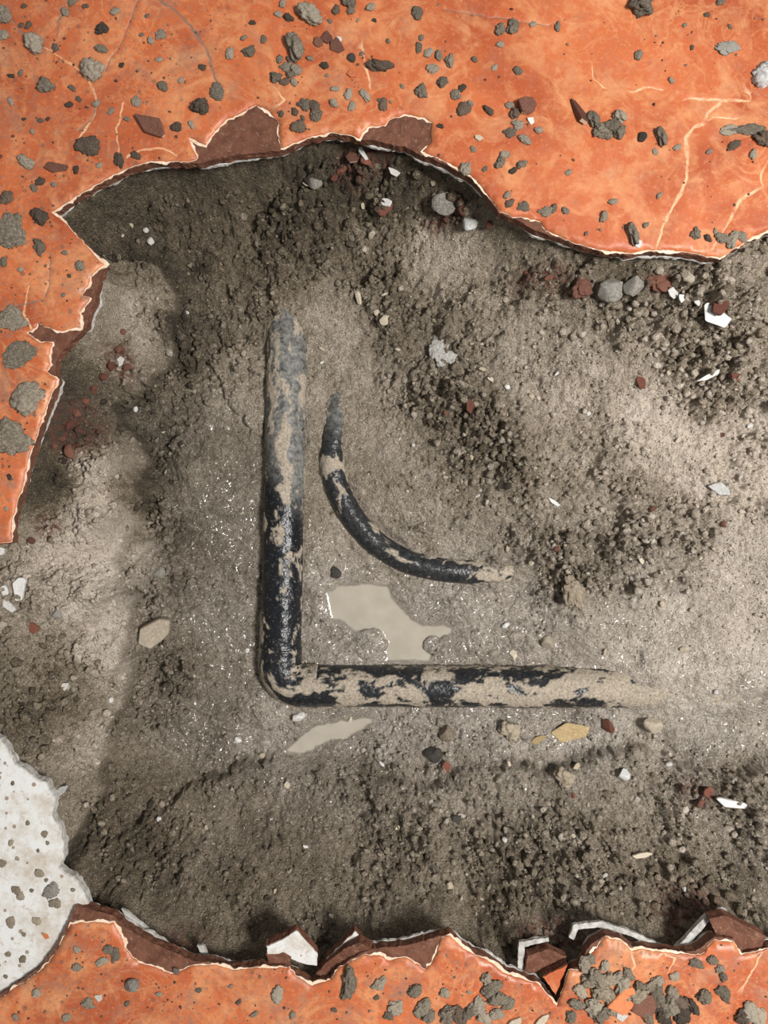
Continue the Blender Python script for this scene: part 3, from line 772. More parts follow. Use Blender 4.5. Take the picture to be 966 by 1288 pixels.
def tube(name, pts, rad, mat, parent, mudfn, seg=72, seed=0, lip=0.0, s0=0.0):
    """swept pipe with stuck mud raised on its surface; mudfn(t, P, side) -> mud bias, film"""
    n = len(pts); T = []
    for i in range(n):
        T.append((pts[min(n - 1, i + 1)] - pts[max(0, i - 1)]).normalized())
    up_v = Vector((0, 0, 1))
    V = np.zeros((n, seg, 3)); PH = np.linspace(0, 2 * math.pi, seg, endpoint=False)
    S = np.zeros(n); C = np.array([p[:] for p in pts])
    for i in range(1, n): S[i] = S[i - 1] + (pts[i] - pts[i - 1]).length
    side = np.array([t.cross(up_v).normalized()[:] for t in T]); upn = np.array([Vector(s).cross(t)[:] for s, t in zip(side, T)])
    rr = np.full(n, rad)
    if lip:
        rr = rr + lip * np.maximum(1 - sstep(0.0, 0.0035, np.abs(S - 0.002)), 1 - sstep(0, 0.0035, np.abs(S[-1] - 0.002 - S)))
    ph2, s2 = np.meshgrid(PH, S)
    # mud pattern stretched along the pipe, continuous around it
    a1, a2 = np.cos(ph2), np.sin(ph2)
    t2 = s2 / max(S[-1], 1e-6); s2 = s2 + s0
    arc = (np.mod(ph2 + math.pi / 2, 2 * math.pi) - math.pi) * rad      # seam underneath
    sx = s2 + 0.010 * fbm(s2 * 40, arc * 40, 190 + seed, 3); ax = arc + 0.006 * fbm(s2 * 40 + 9, arc * 40, 191 + seed, 3)
    base = fbm(sx * 30 + seed * 5.3, ax * 62 + seed, 100 + seed, 5, .62) + 0.6 * fbm(sx * 90 + seed, ax * 170, 130 + seed, 4, .65)
    bias, film = mudfn(t2, C, a2, a1)
    mud = sstep(-0.06, 0.10, base + bias)
    lump = 0.0007 * mud + 0.0009 * mud * np.clip(fbm(s2 * 260, arc * 260, 150 + seed, 3), -0.3, 1)
    V = C[:, None, :] + (rr[:, None] + lump)[:, :, None] * (a1[:, :, None] * side[:, None, :] + a2[:, :, None] * upn[:, None, :])
    i, j = np.meshgrid(np.arange(n - 1), np.arange(seg), indexing='ij')
    F = np.stack([i * seg + j, i * seg + (j + 1) % seg, (i + 1) * seg + (j + 1) % seg, (i + 1) * seg + j], -1).reshape(-1, 4)
    me = mesh_np(name, V.reshape(-1, 3), F, True, {'mud': mud.ravel(), 'film': np.clip(film + 0.0 * mud, 0, 1).ravel()})
    bm = bmesh.new(); bm.from_mesh(me)
    bmesh.ops.holes_fill(bm, edges=[e for e in bm.edges if e.is_boundary], sides=0)
    bmesh.ops.recalc_face_normals(bm, faces=bm.faces)
    bm.to_mesh(me); bm.free()
    return link(name, me, mat, parent)

W3 = lambda a: Vector((*U(a[0], a[1], a[2]), a[2]))
pv = [W3(p) for p in PIPE_PATH]
corner = pv[2]
cut = 0.042
dv = (pv[1] - corner).normalized(); dh = (pv[3] - corner).normalized()
pipe = empty('drain_pipe', (0, 0, 0))
tag(pipe, 'thick black plastic pipe with a right angle elbow, smeared with mud', 'pipe')
def mud_v(t, C, a2, a1):
    y = C[:, 1][:, None] + 0 * t
    py = H_PX / 2 - y / ((CAM_Z - PIPE_Z + .02) / F_PX)
    film = 0.95 * (1 - sstep(575, 640, py + 30 * a1)) + 0.02
    bias = -0.28 + 0.16 * (1 - sstep(390, 430, py)) - 0.10 * sstep(620, 660, py) + 0.10 * sstep(760, 800, py) + 0.12 * np.clip(-a2, 0, 1) + 0.10 * np.exp(-((py - 510) / 25) ** 2) + 0.08
    return bias, film
def mud_e(t, C, a2, a1):
    return -0.06 + 0 * t, 0.05 + 0 * t
def mud_h(t, C, a2, a1):
    x = C[:, 0][:, None] + 0 * t
    px = x / ((CAM_Z - PIPE_Z + .02) / F_PX) + W / 2
    return -0.06 + 0.30 * sstep(470, 760, px) * (0.6 + 0.4 * a2) - 0.30 * np.clip(np.abs(a1) - 0.62, 0, 1) * 2 - 0.2 * (1 - sstep(395, 450, px)), 0.08 + 0 * t
tube('pipe_section', resample([pv[0], pv[1], corner + dv * cut], 0.0012), PIPE_R, M['pipe'], pipe, mud_v, 96, 1)
tube('elbow', resample(fillet([corner + dv * (cut + .002), corner, corner + dh * (cut + .002)], 0.0255, 24), 0.0014), PIPE_R + 0.0007, M['pipe'], pipe, mud_e, 96, 1, 0.0004, (pv[1] - pv[0]).length + (corner - pv[1]).length - cut - .002)
tube('pipe_section', resample([corner + dh * cut, pv[3], pv[4]], 0.0012), PIPE_R, M['pipe'], pipe, mud_h, 96, 1, 0.0, (pv[1] - pv[0]).length + (corner - pv[1]).length + cut - .022)

def catmull(P, n=8):
    P = [P[0]] + P + [P[-1]]; out = []
    for i in range(1, len(P) - 2):
        for k in range(n):
            t = k / n; a, b, c, d = P[i - 1], P[i], P[i + 1], P[i + 2]
            out.append(0.5 * ((2 * b) + (c - a) * t + (2 * a - 5 * b + 4 * c - d) * t * t + (3 * b - a - 3 * c + d) * t ** 3))
    out.append(P[-2])
    return out
cp = catmull([W3(p) for p in CURVE_PX], 10)
def mud_c(t, C, a2, a1):
    gap = np.exp(-((t - 0.255) / 0.022) ** 2)
    end = sstep(0.78, 0.9, t)
    return -0.40 + 0.75 * gap + 0.45 * end + 0.20 * (1 - sstep(.08, .14, t)), 0.12 + 0.6 * (1 - sstep(.1, .2, t))
cpipe = tube('curved_pipe', resample(cp, 0.0012), CURVE_R, M['pipe'], None, mud_c, 72, 4)
tag(cpipe, 'thinner curved black pipe half buried inside the corner of the thick pipe', 'pipe')

# ------------------------------------------------------------------ puddles
def puddle(P, name, label, grow):
    Q = np.array([U(*p, WATER_Z) for p in P])
    x0, y0 = Q.min(0) - grow; x1, y1 = Q.max(0) + grow
    s = 0.0011
    X, Y = np.meshgrid(np.arange(x0, x1, s), np.arange(y0, y1, s))
    sd = sd_poly(Q, X, Y)
    gap = WATER_Z - gz(X, Y)                      # depth of the water
    Z = WATER_Z + 0.0012 * np.exp(-np.clip(gap, 0, 1) / 0.0011) * (gap > -0.004)
    # the film climbs a little on the mud that holds it
    keep = (sd < grow) & (gap > -0.0022)
    n = X.shape
    c = keep[:-1, :-1] & keep[1:, :-1] & keep[:-1, 1:] & keep[1:, 1:]
    j, i = np.nonzero(c)
    q = np.stack([j * n[1] + i, j * n[1] + i + 1, (j + 1) * n[1] + i + 1, (j + 1) * n[1] + i], 1)
    u = np.unique(q); m = -np.ones(X.size, np.int64); m[u] = np.arange(len(u))
    me = mesh_np(name, np.stack([X.ravel(), Y.ravel(), Z.ravel()], 1)[u], m[q], True, {'depth': np.clip(gap, 0, 1).ravel()[u]})
    return tag(link(name, me, M['water']), label, 'puddle')
puddle(POOL_A, 'puddle', 'milky beige puddle inside the corner of the thick black pipe', 0.006)
puddle(POOL_B, 'puddle', 'smaller milky puddle just below the pipe elbow', 0.006)

# ------------------------------------------------------------------ lumps, stones and chips: mesh kinds
def rock_mesh(name, sub, amp, freq, seed, mat, flat=0.75, facet=False):
    bm = bmesh.new(); bmesh.ops.create_icosphere(bm, subdivisions=sub, radius=1.0)
    r = np.random.default_rng(seed)
    cuts = [(Vector(r.normal(size=3)).normalized(), r.uniform(0.55, 0.9)) for _ in range(9 if facet else 0)]
    D = np.array([v.co.normalized()[:] for v in bm.verts]); p = D * freq
    f = 1 + amp * fbm(p[:, 0] + 0.9 * p[:, 2] + seed, p[:, 1] - 0.8 * p[:, 2] + seed * 2.3, seed, 4, .6)
    if not facet:
        f = f + amp * 0.7 * clods(p[:, 0] * 1.5 + p[:, 2] * .9, p[:, 1] * 1.5 - p[:, 2] * .8, seed) - amp * .3
        f = f * (1 + 0.13 * np.cos(2 * np.arctan2(D[:, 1], D[:, 0]) + seed) + 0.08 * np.cos(3 * np.arctan2(D[:, 1], D[:, 0]) + seed * 2))
    Q = D * f[:, None]
    for nrm, dist in cuts:
        nv = np.array(nrm); e = Q @ nv
        Q = Q - np.where(e > dist, e - dist, 0)[:, None] * nv
    for v, q in zip(bm.verts, Q):
        v.co = Vector((q[0], q[1], q[2] * flat))
    me = bpy.data.meshes.new(name); bm.to_mesh(me); bm.free()
    me.polygons.foreach_set('use_smooth', np.full(len(me.polygons), not facet))
    me.materials.append(M[mat])
    return me

def chip_mesh(name, seed, mat, thick=0.28, sides=6, rim=None):
    """broken flat shard: irregular outline, bevelled, slightly warped faces"""
    r = np.random.default_rng(seed)
    a = np.sort(r.uniform(0, 2 * math.pi / sides, sides) * 0.8 + np.arange(sides) * 2 * math.pi / sides)
    rad = r.uniform(0.65, 1.12, sides)
    bm = bmesh.new()
    tp = [bm.verts.new((math.cos(t) * q, math.sin(t) * q, thick * (0.8 + 0.4 * r.random()))) for t, q in zip(a, rad)]
    bt = [bm.verts.new((math.cos(t) * q * 0.9, math.sin(t) * q * 0.9, -thick)) for t, q in zip(a, rad)]
    bm.faces.new(tp); bm.faces.new(bt[::-1])
    for i in range(sides):
        j = (i + 1) % sides
        f = bm.faces.new((tp[j], tp[i], bt[i], bt[j]))
        if rim and r.random() < 0.5: f.material_index = 1
    bmesh.ops.recalc_face_normals(bm, faces=bm.faces)
    bmesh.ops.bevel(bm, geom=bm.edges[:], offset=0.06, segments=1, affect='EDGES')
    bmesh.ops.triangulate(bm, faces=bm.faces)
    me = bpy.data.meshes.new(name); bm.to_mesh(me); bm.free()
    me.materials.append(M[mat])
    if rim: me.materials.append(M[rim])
    return me

_mc = {}
def kind_mesh(kind, mat, var):
    key = (kind, mat, var)
    if key not in _mc:
        s = 100 + var * 17 + len(_mc)
        if kind == 'clod': _mc[key] = rock_mesh('soil_lump', 4, 0.42, 2.1, s, mat, 0.7)
        elif kind == 'crumb': _mc[key] = rock_mesh('soil_crumb', 3, 0.38, 1.8, s, mat, 0.7)
        elif kind == 'stone': _mc[key] = rock_mesh('stone', 3, 0.22, 1.1, s, mat, 0.7, True)
        else: _mc[key] = chip_mesh('chip', s, mat, 0.26, 5 + var % 3, 'engobe' if mat == 'brown' else None)
    return _mc[key]

CNT = [0]
def item(px, py, r, kind='crumb', mat='grey', label=None, cat=None, group=None, name=None, asp=1.0, rot=None, where='tile', tilt=0.0, sink=0.3, hgt=1.0):
    CNT[0] += 1; i = CNT[0]
    me = kind_mesh(kind, mat, i % 3)
    if where == 'tile': z = 0.0; x, y = U(px, py, 0.0)
    elif where == 'white': z = TILE_Z['white']; x, y = U(px, py, z)
    else: x, y, z = on_ground(px, py)
    s = r * (CAM_Z - z) / F_PX
    if kind in ('clod', 'crumb'): s *= 0.86
    if where == 'pit':
        an = np.linspace(0, 6.283, 13)
        zz = gz(x + 0.65 * s * np.cos(an), y + 0.65 * s * np.sin(an))
        z = max(z, 0.5 * float(zz.mean()) + 0.5 * float(zz.max()))
    fl = {'clod': 0.7, 'crumb': 0.7, 'stone': 0.65, 'chip': 0.26}[kind] * hgt
    o = bpy.data.objects.new(name or {'clod': 'soil_lump', 'crumb': 'soil_crumb', 'stone': 'stone', 'chip': 'tile_chip'}[kind], me)
    COL.objects.link(o)
    o.location = (x, y, z + s * fl * (1 - 2 * sink))
    o.scale = (s * asp, s / asp, s * hgt)
    a = rot if rot is not None else random.uniform(0, 6.28)
    o.rotation_euler = (tilt, tilt * 0.4, a)
    o['px'] = (float(px), float(py))
    tag(o, label, cat or {'clod': 'soil lump', 'crumb': 'soil crumb', 'stone': 'stone', 'chip': 'tile chip'}[kind], group)
    return o

G_TOP = dict(label='small grey-brown soil crumb on the orange tile above the pit', group='soil crumbs on the upper orange tile')
G_LEFT = dict(label='small dried mud crumb on the orange tile left of the pit', group='mud crumbs on the left of the orange tile')
G_BOT = dict(label='small dried mud crumb on the orange tile below the pit', group='mud crumbs on the lower orange tile')
G_WHITE = dict(label='small brown mud speck on the white tile', group='mud specks on the white tile')

# ---- single things with a label of their own, on the tiles
item(390, 20, 15, 'clod', 'grey', 'large pitted grey mud lump near the top, left of centre', rot=1.2, asp=.88)
item(371, 60, 15, 'clod', 'grey', 'smooth oval grey mud lump below the pitted grey lump', rot=0.3, asp=.85)
item(807, 6, 17, 'clod', 'grey', 'grey mud lump at the top edge, right of centre')
item(44, 56, 13, 'clod', 'grey', 'round grey mud lump on a crack in the top left corner', hgt=.9)
item(118, 90, 15, 'clod', 'grey', 'wide grey mud lump where two cracks meet, upper left', asp=1.1)
item(58, 109, 10, 'clod', 'grey', 'round grey mud ball below the lump on the corner crack')
item(111, 184, 15, 'clod', 'darkmud', 'dark flat mud lump above the pointed tile corner', hgt=.5)
item(34, 501, 22, 'clod', 'grey', 'big rounded mud lump on the left strip of orange tile', hgt=.45)
item(14, 552, 24, 'clod', 'grey', 'wide mud lump at the left edge below the big rounded lump', hgt=.4)
item(24, 446, 20, 'clod', 'grey', 'flat smear of mud above the big rounded lump on the left tile', hgt=.13, asp=1.3, rot=.3, cat='mud smear')
item(14, 292, 22, 'clod', 'grey', 'flat mud smear at the left edge beside the pointed tile corner', hgt=.22, cat='mud smear')
item(16, 402, 17, 'clod', 'grey', 'thin mud patch at the left edge over the mud smear', hgt=.2, cat='mud smear')
item(51, 273, 11, 'clod', 'darkmud', 'brown mud lump just left of the pointed tile corner')
item(662, 135, 15, 'chip', 'brown', 'brown triangular tile chip on the orange tile above the right bank', rot=.6, tilt=.25, name='tile_chip', sink=.1, hgt=1.3)
item(668, 152, 6, 'chip', 'white', 'white glaze flake at the foot of the triangular brown chip', name='glaze_flake', cat='glaze flake', tilt=.3)
item(727, 141, 12, 'chip', 'brown', 'thin upright brown shard left of the mud cluster', rot=2.0, asp=1.7, tilt=.5, sink=.15)
for k, (a, b, r) in enumerate(((745, 150, 10), (754, 164, 11), (769, 160, 10), (779, 147, 9), (779, 167, 9), (763, 170, 7))):
    item(a, b, r, 'clod', 'grey', 'grey mud lump in the clustered row on the right half of the top tile', group='clustered mud lumps on the upper right tile')
item(831, 172, 10, 'clod', 'grey', 'oval mud lump right of the clustered row', asp=.8, rot=.3)
item(807, 174, 7, 'stone', 'dark', 'small dark pebble between the mud cluster and the oval lump', name='pebble', cat='pebble')
item(914, 61, 12, 'clod', 'stone', 'grey ring shaped mud spot in the upper right corner', hgt=.35, asp=1.2, rot=0)
item(958, 96, 14, 'clod', 'bluepale', 'pale plaster lump at the right edge near the top', cat='plaster lump', name='plaster_lump')
item(943, 164, 14, 'clod', 'grey', 'thin mud smear at the right edge under the cream crack', hgt=.25, asp=1.9, rot=0, cat='mud smear')
item(918, 164, 10, 'clod', 'grey', 'short mud smear left of the right edge mud smear', hgt=.25, asp=1.5, rot=0, cat='mud smear')
item(960, 176, 11, 'clod', 'darkmud', 'dark mud lump at the right edge below the thin smear')
item(193, 162, 19, 'chip', 'brown', 'long brown tile shard near the upper left rim of the pit', rot=-.55, asp=1.35, tilt=.12)
item(73, 212, 11, 'chip', 'brown', 'small brown shard with a pale face above the pointed corner', rot=-.1, asp=1.4, tilt=.25)
item(401, 54, 8, 'chip', 'brown', 'left chip of the brown chip trio near the top', tilt=.3)
item(412, 49, 9, 'chip', 'brown', 'middle chip of the brown chip trio near the top', tilt=.2)
item(424, 60, 10, 'chip', 'brown', 'right chip of the brown chip trio near the top', tilt=.35)
item(427, 52, 4.5, 'chip', 'white', 'tiny white flake on top of the brown chip trio', name='glaze_flake', cat='glaze flake', tilt=.3, sink=-1.2)
item(443, 74, 6, 'stone', 'dark', 'small blackish pebble right of the brown chip trio', name='pebble', cat='pebble')
item(443, 94, 7, 'chip', 'orangechip', 'orange glaze chip with a white rim below the blackish pebble', name='glaze_flake', cat='glaze flake')
item(477, 84, 11, 'clod', 'darkmud', 'dark wet mud lump right of centre near the top', asp=1.35, rot=-.2)
item(602, 174, 6, 'chip', 'cream', 'cream glaze flake on the tile above the curved rim', name='glaze_flake', cat='glaze flake', tilt=.3)
item(803, 307, 5, 'chip', 'white', 'white flake on the tile edge above the right bank', name='glaze_flake', cat='glaze flake')
item(795, 294, 11, 'clod', 'grey', 'mud lump on the tile edge beside the white flake', asp=.75, rot=.3)
item(253, 135, 11, 'clod', 'darkmud', 'brown mud lump below the dark crack', asp=1.1)
item(273, 116, 11, 'clod', 'grey', 'flat grey mud patch at the lower end of the dark crack', hgt=.4)
item(65, 1120, 10, 'clod', 'stone', 'dark grey mud splash on the white tile', hgt=.4, where='white')
item(70, 1136, 7, 'clod', 'sandclod', 'brown mud lump under the dark grey splash on the white tile', hgt=.5, where='white')
item(58, 1177, 5, 'chip', 'orangechip', 'tiny orange flake on the white tile', hgt=.5, where='white', name='glaze_flake', cat='glaze flake')
item(167, 1238, 10, 'stone', 'stone', 'round grey pebble on the lower left orange tile', name='pebble', cat='pebble', hgt=1.2)
item(125, 1254, 6, 'chip', 'white', 'white flake on the lower left orange tile', name='glaze_flake', cat='glaze flake')
item(440, 1233, 14, 'clod', 'grey', 'tall mud lump right of the chipped notch', asp=.72, rot=.1, hgt=.8)
item(810, 1262, 20, 'chip', 'brown', 'flat brown chip in the rubble on the lower right tile', hgt=.8, tilt=.08)
item(783, 1256, 22, 'chip', 'orangechip', 'loose orange tile piece lying in the rubble', asp=1.35, rot=.5, tilt=.12, hgt=.8)
item(646, 1286, 10, 'chip', 'cream', 'cream flake at the bottom edge', name='glaze_flake', cat='glaze flake', asp=1.4, rot=.5)
item(681, 1283, 9, 'chip', 'cream', 'cream flake at the bottom edge, right of its neighbour', name='glaze_flake', cat='glaze flake', asp=1.3, rot=.8)
item(781, 1278, 8, 'chip', 'white', 'white flake in the rubble at the bottom edge', name='glaze_flake', cat='glaze flake', tilt=.2)

TOPC = [(365,75,5),(352,75,5),(360,84,7),(373,89,7),(365,94,5),(347,98,7),(358,103,6),(370,104,5),(383,132,8),(396,136,8),(398,146,8),(371,141,5),(381,149,3),(354,144,4),(350,18,5),(363,23,6),(356,5,5),
 (423,13,6),(439,3,9),(441,13,6),(466,10,6),(415,27,3),(471,26,3),(450,26,2.5),(488,52,3),(455,68,3),(408,83,5),(390,74,4),(411,95,2.5),(421,112,5),(438,119,6),(459,120,7),(443,134,6),(482,132,7),(477,126,3),(420,131,6),
 (525,17,8),(530,48,4),(527,60,6),(539,67,6),(552,70,6),(566,77,7),(544,87,7),(556,104,7),(530,116,8),(506,109,3),(573,120,7),(581,111,5),(583,138,9),(592,130,4),(615,140,6),(595,188,4),(629,205,7),(634,195,6),(645,215,5),
 (586,213,8),(610,213,4),(629,38,7),(645,34,9),(629,56,5),(641,133,5),(648,143,7),(641,167,7),(622,85,4),(597,75,4),(638,246,5),(641,256,6),(554,159,4),(332,50,5),(375,160,9),(352,143,3),
 (651,157,7),(660,176,7),(677,164,5),(651,90,6),(803,70,6),(923,183,7),(852,186,5),(824,191,4),(892,191,4),(870,60,3),(861,32,3),(918,34,3),(687,266,8),(696,263,5),(711,265,5),(658,260,7),(759,273,6),(812,283,4),
 (737,294,3),(771,254,5),(829,246,4),(875,294,7),(908,300,8),(920,303,9),(932,298,7),(715,217,4),(656,207,6),(638,196,4),(670,31,4),(701,34,5),(844,102,4),(889,19,4),(906,3,5),(947,195,6),(890,300,5),(900,292,4)]
for a, b, r in TOPC:
    dk = (int(a * 7 + b * 3) % 5 == 0)
    item(a, b, r * 1.05, 'clod' if r > 6.5 else 'crumb', 'darkmud' if dk else 'grey', asp=random.uniform(.8, 1.25), hgt=random.uniform(.5, .95), **G_TOP)
LEFTC = [(129,37,8),(128,62,7),(82,15,6),(91,3,6),(145,15,6),(190,51,5),(202,44,7),(178,44,3),(172,128,7),(99,125,4),(87,132,5),(14,128,5),(41,166,4),(51,152,4),(121,131,5),(140,140,5),(96,214,5),(289,68,7),(314,65,8),
 (307,48,4),(318,29,4),(255,85,5),(205,109,7),(227,101,4),(241,157,5),(222,160,7),(150,202,8),(171,196,6),(125,208,4),(34,205,10),(51,229,6),(43,237,5),(9,249,9),(50,311,9),(5,20,12),(5,44,7),(91,111,5),(26,92,4),
 (101,335,7),(29,564,7),(5,330,6),(26,339,4),(87,347,3),(80,371,3),(27,32,4),(36,32,5),(30,8,4),(108,8,4),(60,150,3),(70,60,5),(153,82,4),(160,150,4),(200,75,4),(30,150,3),(15,96,4),(185,20,3),(68,232,4),(82,318,4),(12,600,4),(8,640,3)]
for a, b, r in LEFTC:
    dk = (int(a * 7 + b * 3) % 3 == 0)
    item(a, b, r * 1.0, 'clod' if r > 6.5 else 'crumb', 'darkmud' if dk else 'grey', asp=random.uniform(.8, 1.25), hgt=random.uniform(.45, .9), **G_LEFT)
BOTC = [(111,1262,8),(97,1216,6),(128,1209,7),(145,1201,8),(137,1194,7),(46,1248,6),(20,1279,5),(84,1279,6),(97,1194,5),(222,1221,5),(349,1250,10),(434,1247,8),(477,1236,9),(522,1245,9),(498,1267,11),(489,1276,7),(532,1267,12),
 (617,1242,12),(612,1231,8),(626,1255,11),(559,1248,7),(563,1276,12),(576,1276,12),(539,1277,9),(600,1265,12),(590,1248,3),(368,1276,5),(474,1254,4),(735,1212,10),(749,1228,13),(740,1233,10),(762,1231,12),(783,1238,12),(800,1250,12),
 (773,1230,9),(756,1247,13),(745,1265,12),(766,1252,9),(827,1252,13),(841,1265,13),(855,1259,10),(834,1276,12),(814,1276,9),(858,1276,12),(885,1252,10),(909,1248,10),(943,1272,13),(954,1279,12),(933,1279,10),(896,1207,7),(909,1228,6),
 (875,1211,8),(848,1228,7),(827,1233,8),(730,1245,9),(725,1262,9),(718,1278,8),(755,1275,11),(770,1268,9),(760,1214,7),(742,1206,7),(790,1224,8),(805,1240,8),(818,1240,9),(845,1248,9),(870,1264,9),(905,1218,6),(590,1272,10),(608,1279,9),(640,1262,8),(625,1275,9),
 (160,1262,4),(200,1250,4),(250,1245,4),(300,1260,4),(320,1275,5),(420,1270,4),(290,1240,3)]
for a, b, r in BOTC:
    dk = (int(a * 7 + b * 3) % 6 == 0)
    item(a, b, r * 1.0, 'clod' if r > 5.5 else 'crumb', 'darkmud' if dk else ('sandclod' if b > 1215 and a > 720 and not int(a) % 2 else 'grey'), asp=random.uniform(.75, 1.3), hgt=random.uniform(.5, .9), **G_BOT)
for a, b, r in [(50,1098,6),(20,1119,6),(26,1127,6),(14,1160,7),(46,1158,6),(3,1086,6),(14,1060,4),(29,1206,5),(58,1107,3),(92,1119,3),(7,1228,3),(56,1049,5),(35,1035,3),(22,1080,3),(40,1120,3),(30,1175,3),(10,1200,4),(60,1060,3),(48,1070,2.5),(16,985,3)]:
    item(a, b, r, 'crumb', 'sandclod', where='white', hgt=random.uniform(.25, .6), **G_WHITE)

# ---- broken pieces of tile lying at the rim
def slab_thing(name, label, px, z, thick, top, body, cat='tile fragment', tilt=(0, 0), seed=0, under=None):
    """broken piece of tile: body slab with its glaze face"""
    P = smooth_outline(px, z, 0.002, 0.0007, seed)
    A = np.array(P); c = A.mean(0)
    L = [(x - c[0], y - c[1]) for x, y in P]
    e = empty(name, (c[0], c[1], z)); e.rotation_euler = (tilt[0], tilt[1], 0)
    tag(e, label, cat)
    prism('clay_body', L, -thick, -0.0012, M[body], e, 0.0006)
    if top: prism('glaze', offset_outline(L, lambda q: -0.0004 + 0.0006 * fbm(q[:, 0] * 150, q[:, 1] * 150, seed, 3)), -0.0012, 0.0, M[top], e)
    if under: prism('mortar_bed', offset_outline(L, lambda q: 0.0012 + 0.0008 * fbm(q[:, 0] * 150, q[:, 1] * 150, seed, 3)), -thick - 0.003, -thick, M[under], e)
    return e
slab_thing('tile_fragment', 'pointed orange triangle of tile beside the dark gap below the pit', [(682, 1229), (714, 1213), (699, 1252)], -0.001, 0.010, 'orange', 'body', seed=3)
slab_thing('tile_fragment', 'brown clay chunk above the orange triangle of tile', [(660, 1224), (664, 1202), (690, 1194), (714, 1205), (700, 1215), (684, 1226)], -0.010, 0.010, None, 'body', seed=4, tilt=(.1, .05))
slab_thing('tile_fragment', 'white glazed tile wedge leaning at the lower rim, left of centre', [(335, 1187), (356, 1177), (373, 1166), (385, 1182), (400, 1204), (399, 1222), (380, 1216), (352, 1200), (337, 1199)], -0.007, 0.009, 'white_glaze', 'body', tilt=(.25, .1), seed=5)
slab_thing('tile_fragment', 'brown clay piece beside the white wedge at the lower rim', [(334, 1200), (350, 1194), (366, 1206), (363, 1216), (340, 1218)], -0.005, 0.010, None, 'body', seed=6)
slab_thing('tile_fragment', 'brown tile piece with a white upper edge right of the white wedge', [(396, 1230), (412, 1212), (432, 1194), (452, 1184), (468, 1192), (455, 1203), (425, 1218), (410, 1232)], -0.005, 0.013, None, 'body', seed=7, tilt=(.1, -.1))
slab_thing('tile_fragment', 'white bar of tile edge standing up right of the white wedge', [(410, 1206), (446, 1171), (456, 1180), (430, 1197), (415, 1211)], -0.014, 0.008, 'white_glaze', 'body', seed=8, tilt=(.1, .1))
slab_thing('tile_fragment', 'broken brown tile piece at the lower right rim', [(893, 1157), (912, 1152), (940, 1166), (964, 1178), (957, 1196), (936, 1201), (922, 1184), (903, 1180)], -0.004, 0.012, None, 'body', seed=9, tilt=(.08, -.06))
slab_thing('mortar_strip', 'slanted white strip of mortar at the lower right rim', [(846, 1198), (858, 1186), (889, 1152), (896, 1156), (870, 1186), (856, 1200)], -0.014, 0.006, None, 'mortar', cat='mortar strip', seed=10)
slab_thing('mortar_strip', 'arched pale mortar strip under the lower right tile bump', [(716, 1180), (722, 1164), (755, 1160), (790, 1170), (838, 1192), (835, 1196), (788, 1176), (752, 1167), (728, 1170), (722, 1183)], -0.014, 0.005, None, 'mortar', cat='mortar strip', seed=11)
slab_thing('mortar_strip', 'angled white mortar strip beside the dark gap below the pit', [(651, 1226), (653, 1186), (690, 1180), (691, 1185), (660, 1192), (658, 1226)], -0.014, 0.005, None, 'mortar', cat='mortar strip', seed=12)
slab_thing('mortar_strip', 'white mortar sliver at the lower left rim', [(152, 1144), (160, 1147), (186, 1169), (180, 1172), (158, 1156)], -0.016, 0.004, None, 'mortar', cat='mortar strip', seed=13)
slab_thing('mortar_strip', 'short curved white mortar strip at the lower left rim', [(247, 1190), (256, 1190), (262, 1203), (276, 1212), (270, 1214), (254, 1203)], -0.017, 0.004, None, 'mortar', cat='mortar strip', seed=14)

# ---- stones, flakes and lumps in the pit
P_ = dict(where='pit')
item(200, 790, 23, 'chip', 'beige', 'beige angular stone on the left side of the trench', rot=.5, asp=1.1, sink=.25, hgt=1.6, tilt=.2, name='stone', cat='stone', **P_)
item(893, 404, 19, 'chip', 'white', 'large white glaze shard on the right bank', rot=-.45, asp=1.5, name='glaze_flake', cat='glaze flake', hgt=.5, sink=.1, tilt=.15, **P_)
item(901, 387, 12, 'chip', 'red', 'red brick chip touching the large white shard', name='brick_chip', cat='brick chip', hgt=1.2, **P_)
item(764, 369, 18, 'stone', 'stone', 'largest grey stone under the right part of the upper rim', **P_)
item(795, 362, 14, 'stone', 'stone', 'bluish grey stone right of the largest grey stone', **P_)
item(730, 363, 14, 'clod', 'brown', 'brown clay lump left of the largest grey stone', hgt=.6, name='clay_lump', cat='clay lump', **P_)
item(827, 357, 14, 'clod', 'brown', 'brown clay lump right of the bluish grey stone', hgt=.6, asp=1.3, rot=.1, name='clay_lump', cat='clay lump', **P_)
item(861, 351, 10, 'stone', 'beige', 'pale beige stone under the right part of the rim', **P_)
item(846, 369, 7, 'chip', 'white', 'white flake left of the large white shard, upper one', name='glaze_flake', cat='glaze flake', **P_)
item(856, 376, 6, 'chip', 'white', 'white flake left of the large white shard, lower one', name='glaze_flake', cat='glaze flake', **P_)
item(873, 384, 5, 'chip', 'white', 'small white flake next to the red brick chip', name='glaze_flake', cat='glaze flake', **P_)
item(805, 481, 8, 'chip', 'red', 'reddish chip on the pale sand of the right bank', name='brick_chip', cat='brick chip', asp=.8, **P_)
item(892, 473, 9, 'chip', 'white', 'white sliver below the large white shard', asp=2.0, rot=.45, name='glaze_flake', cat='glaze flake', **P_)
item(925, 475, 8, 'chip', 'red', 'red brown chip near the right edge of the bank', name='brick_chip', cat='brick chip', **P_)
item(904, 616, 12, 'chip', 'bluepale', 'pale bluish flake near the right edge, mid height', asp=1.5, rot=-.5, name='glaze_flake', cat='glaze flake', **P_)
item(697, 632, 6, 'chip', 'white', 'white sliver on the mound above the mud clods', asp=1.7, rot=-.6, name='glaze_flake', cat='glaze flake', **P_)
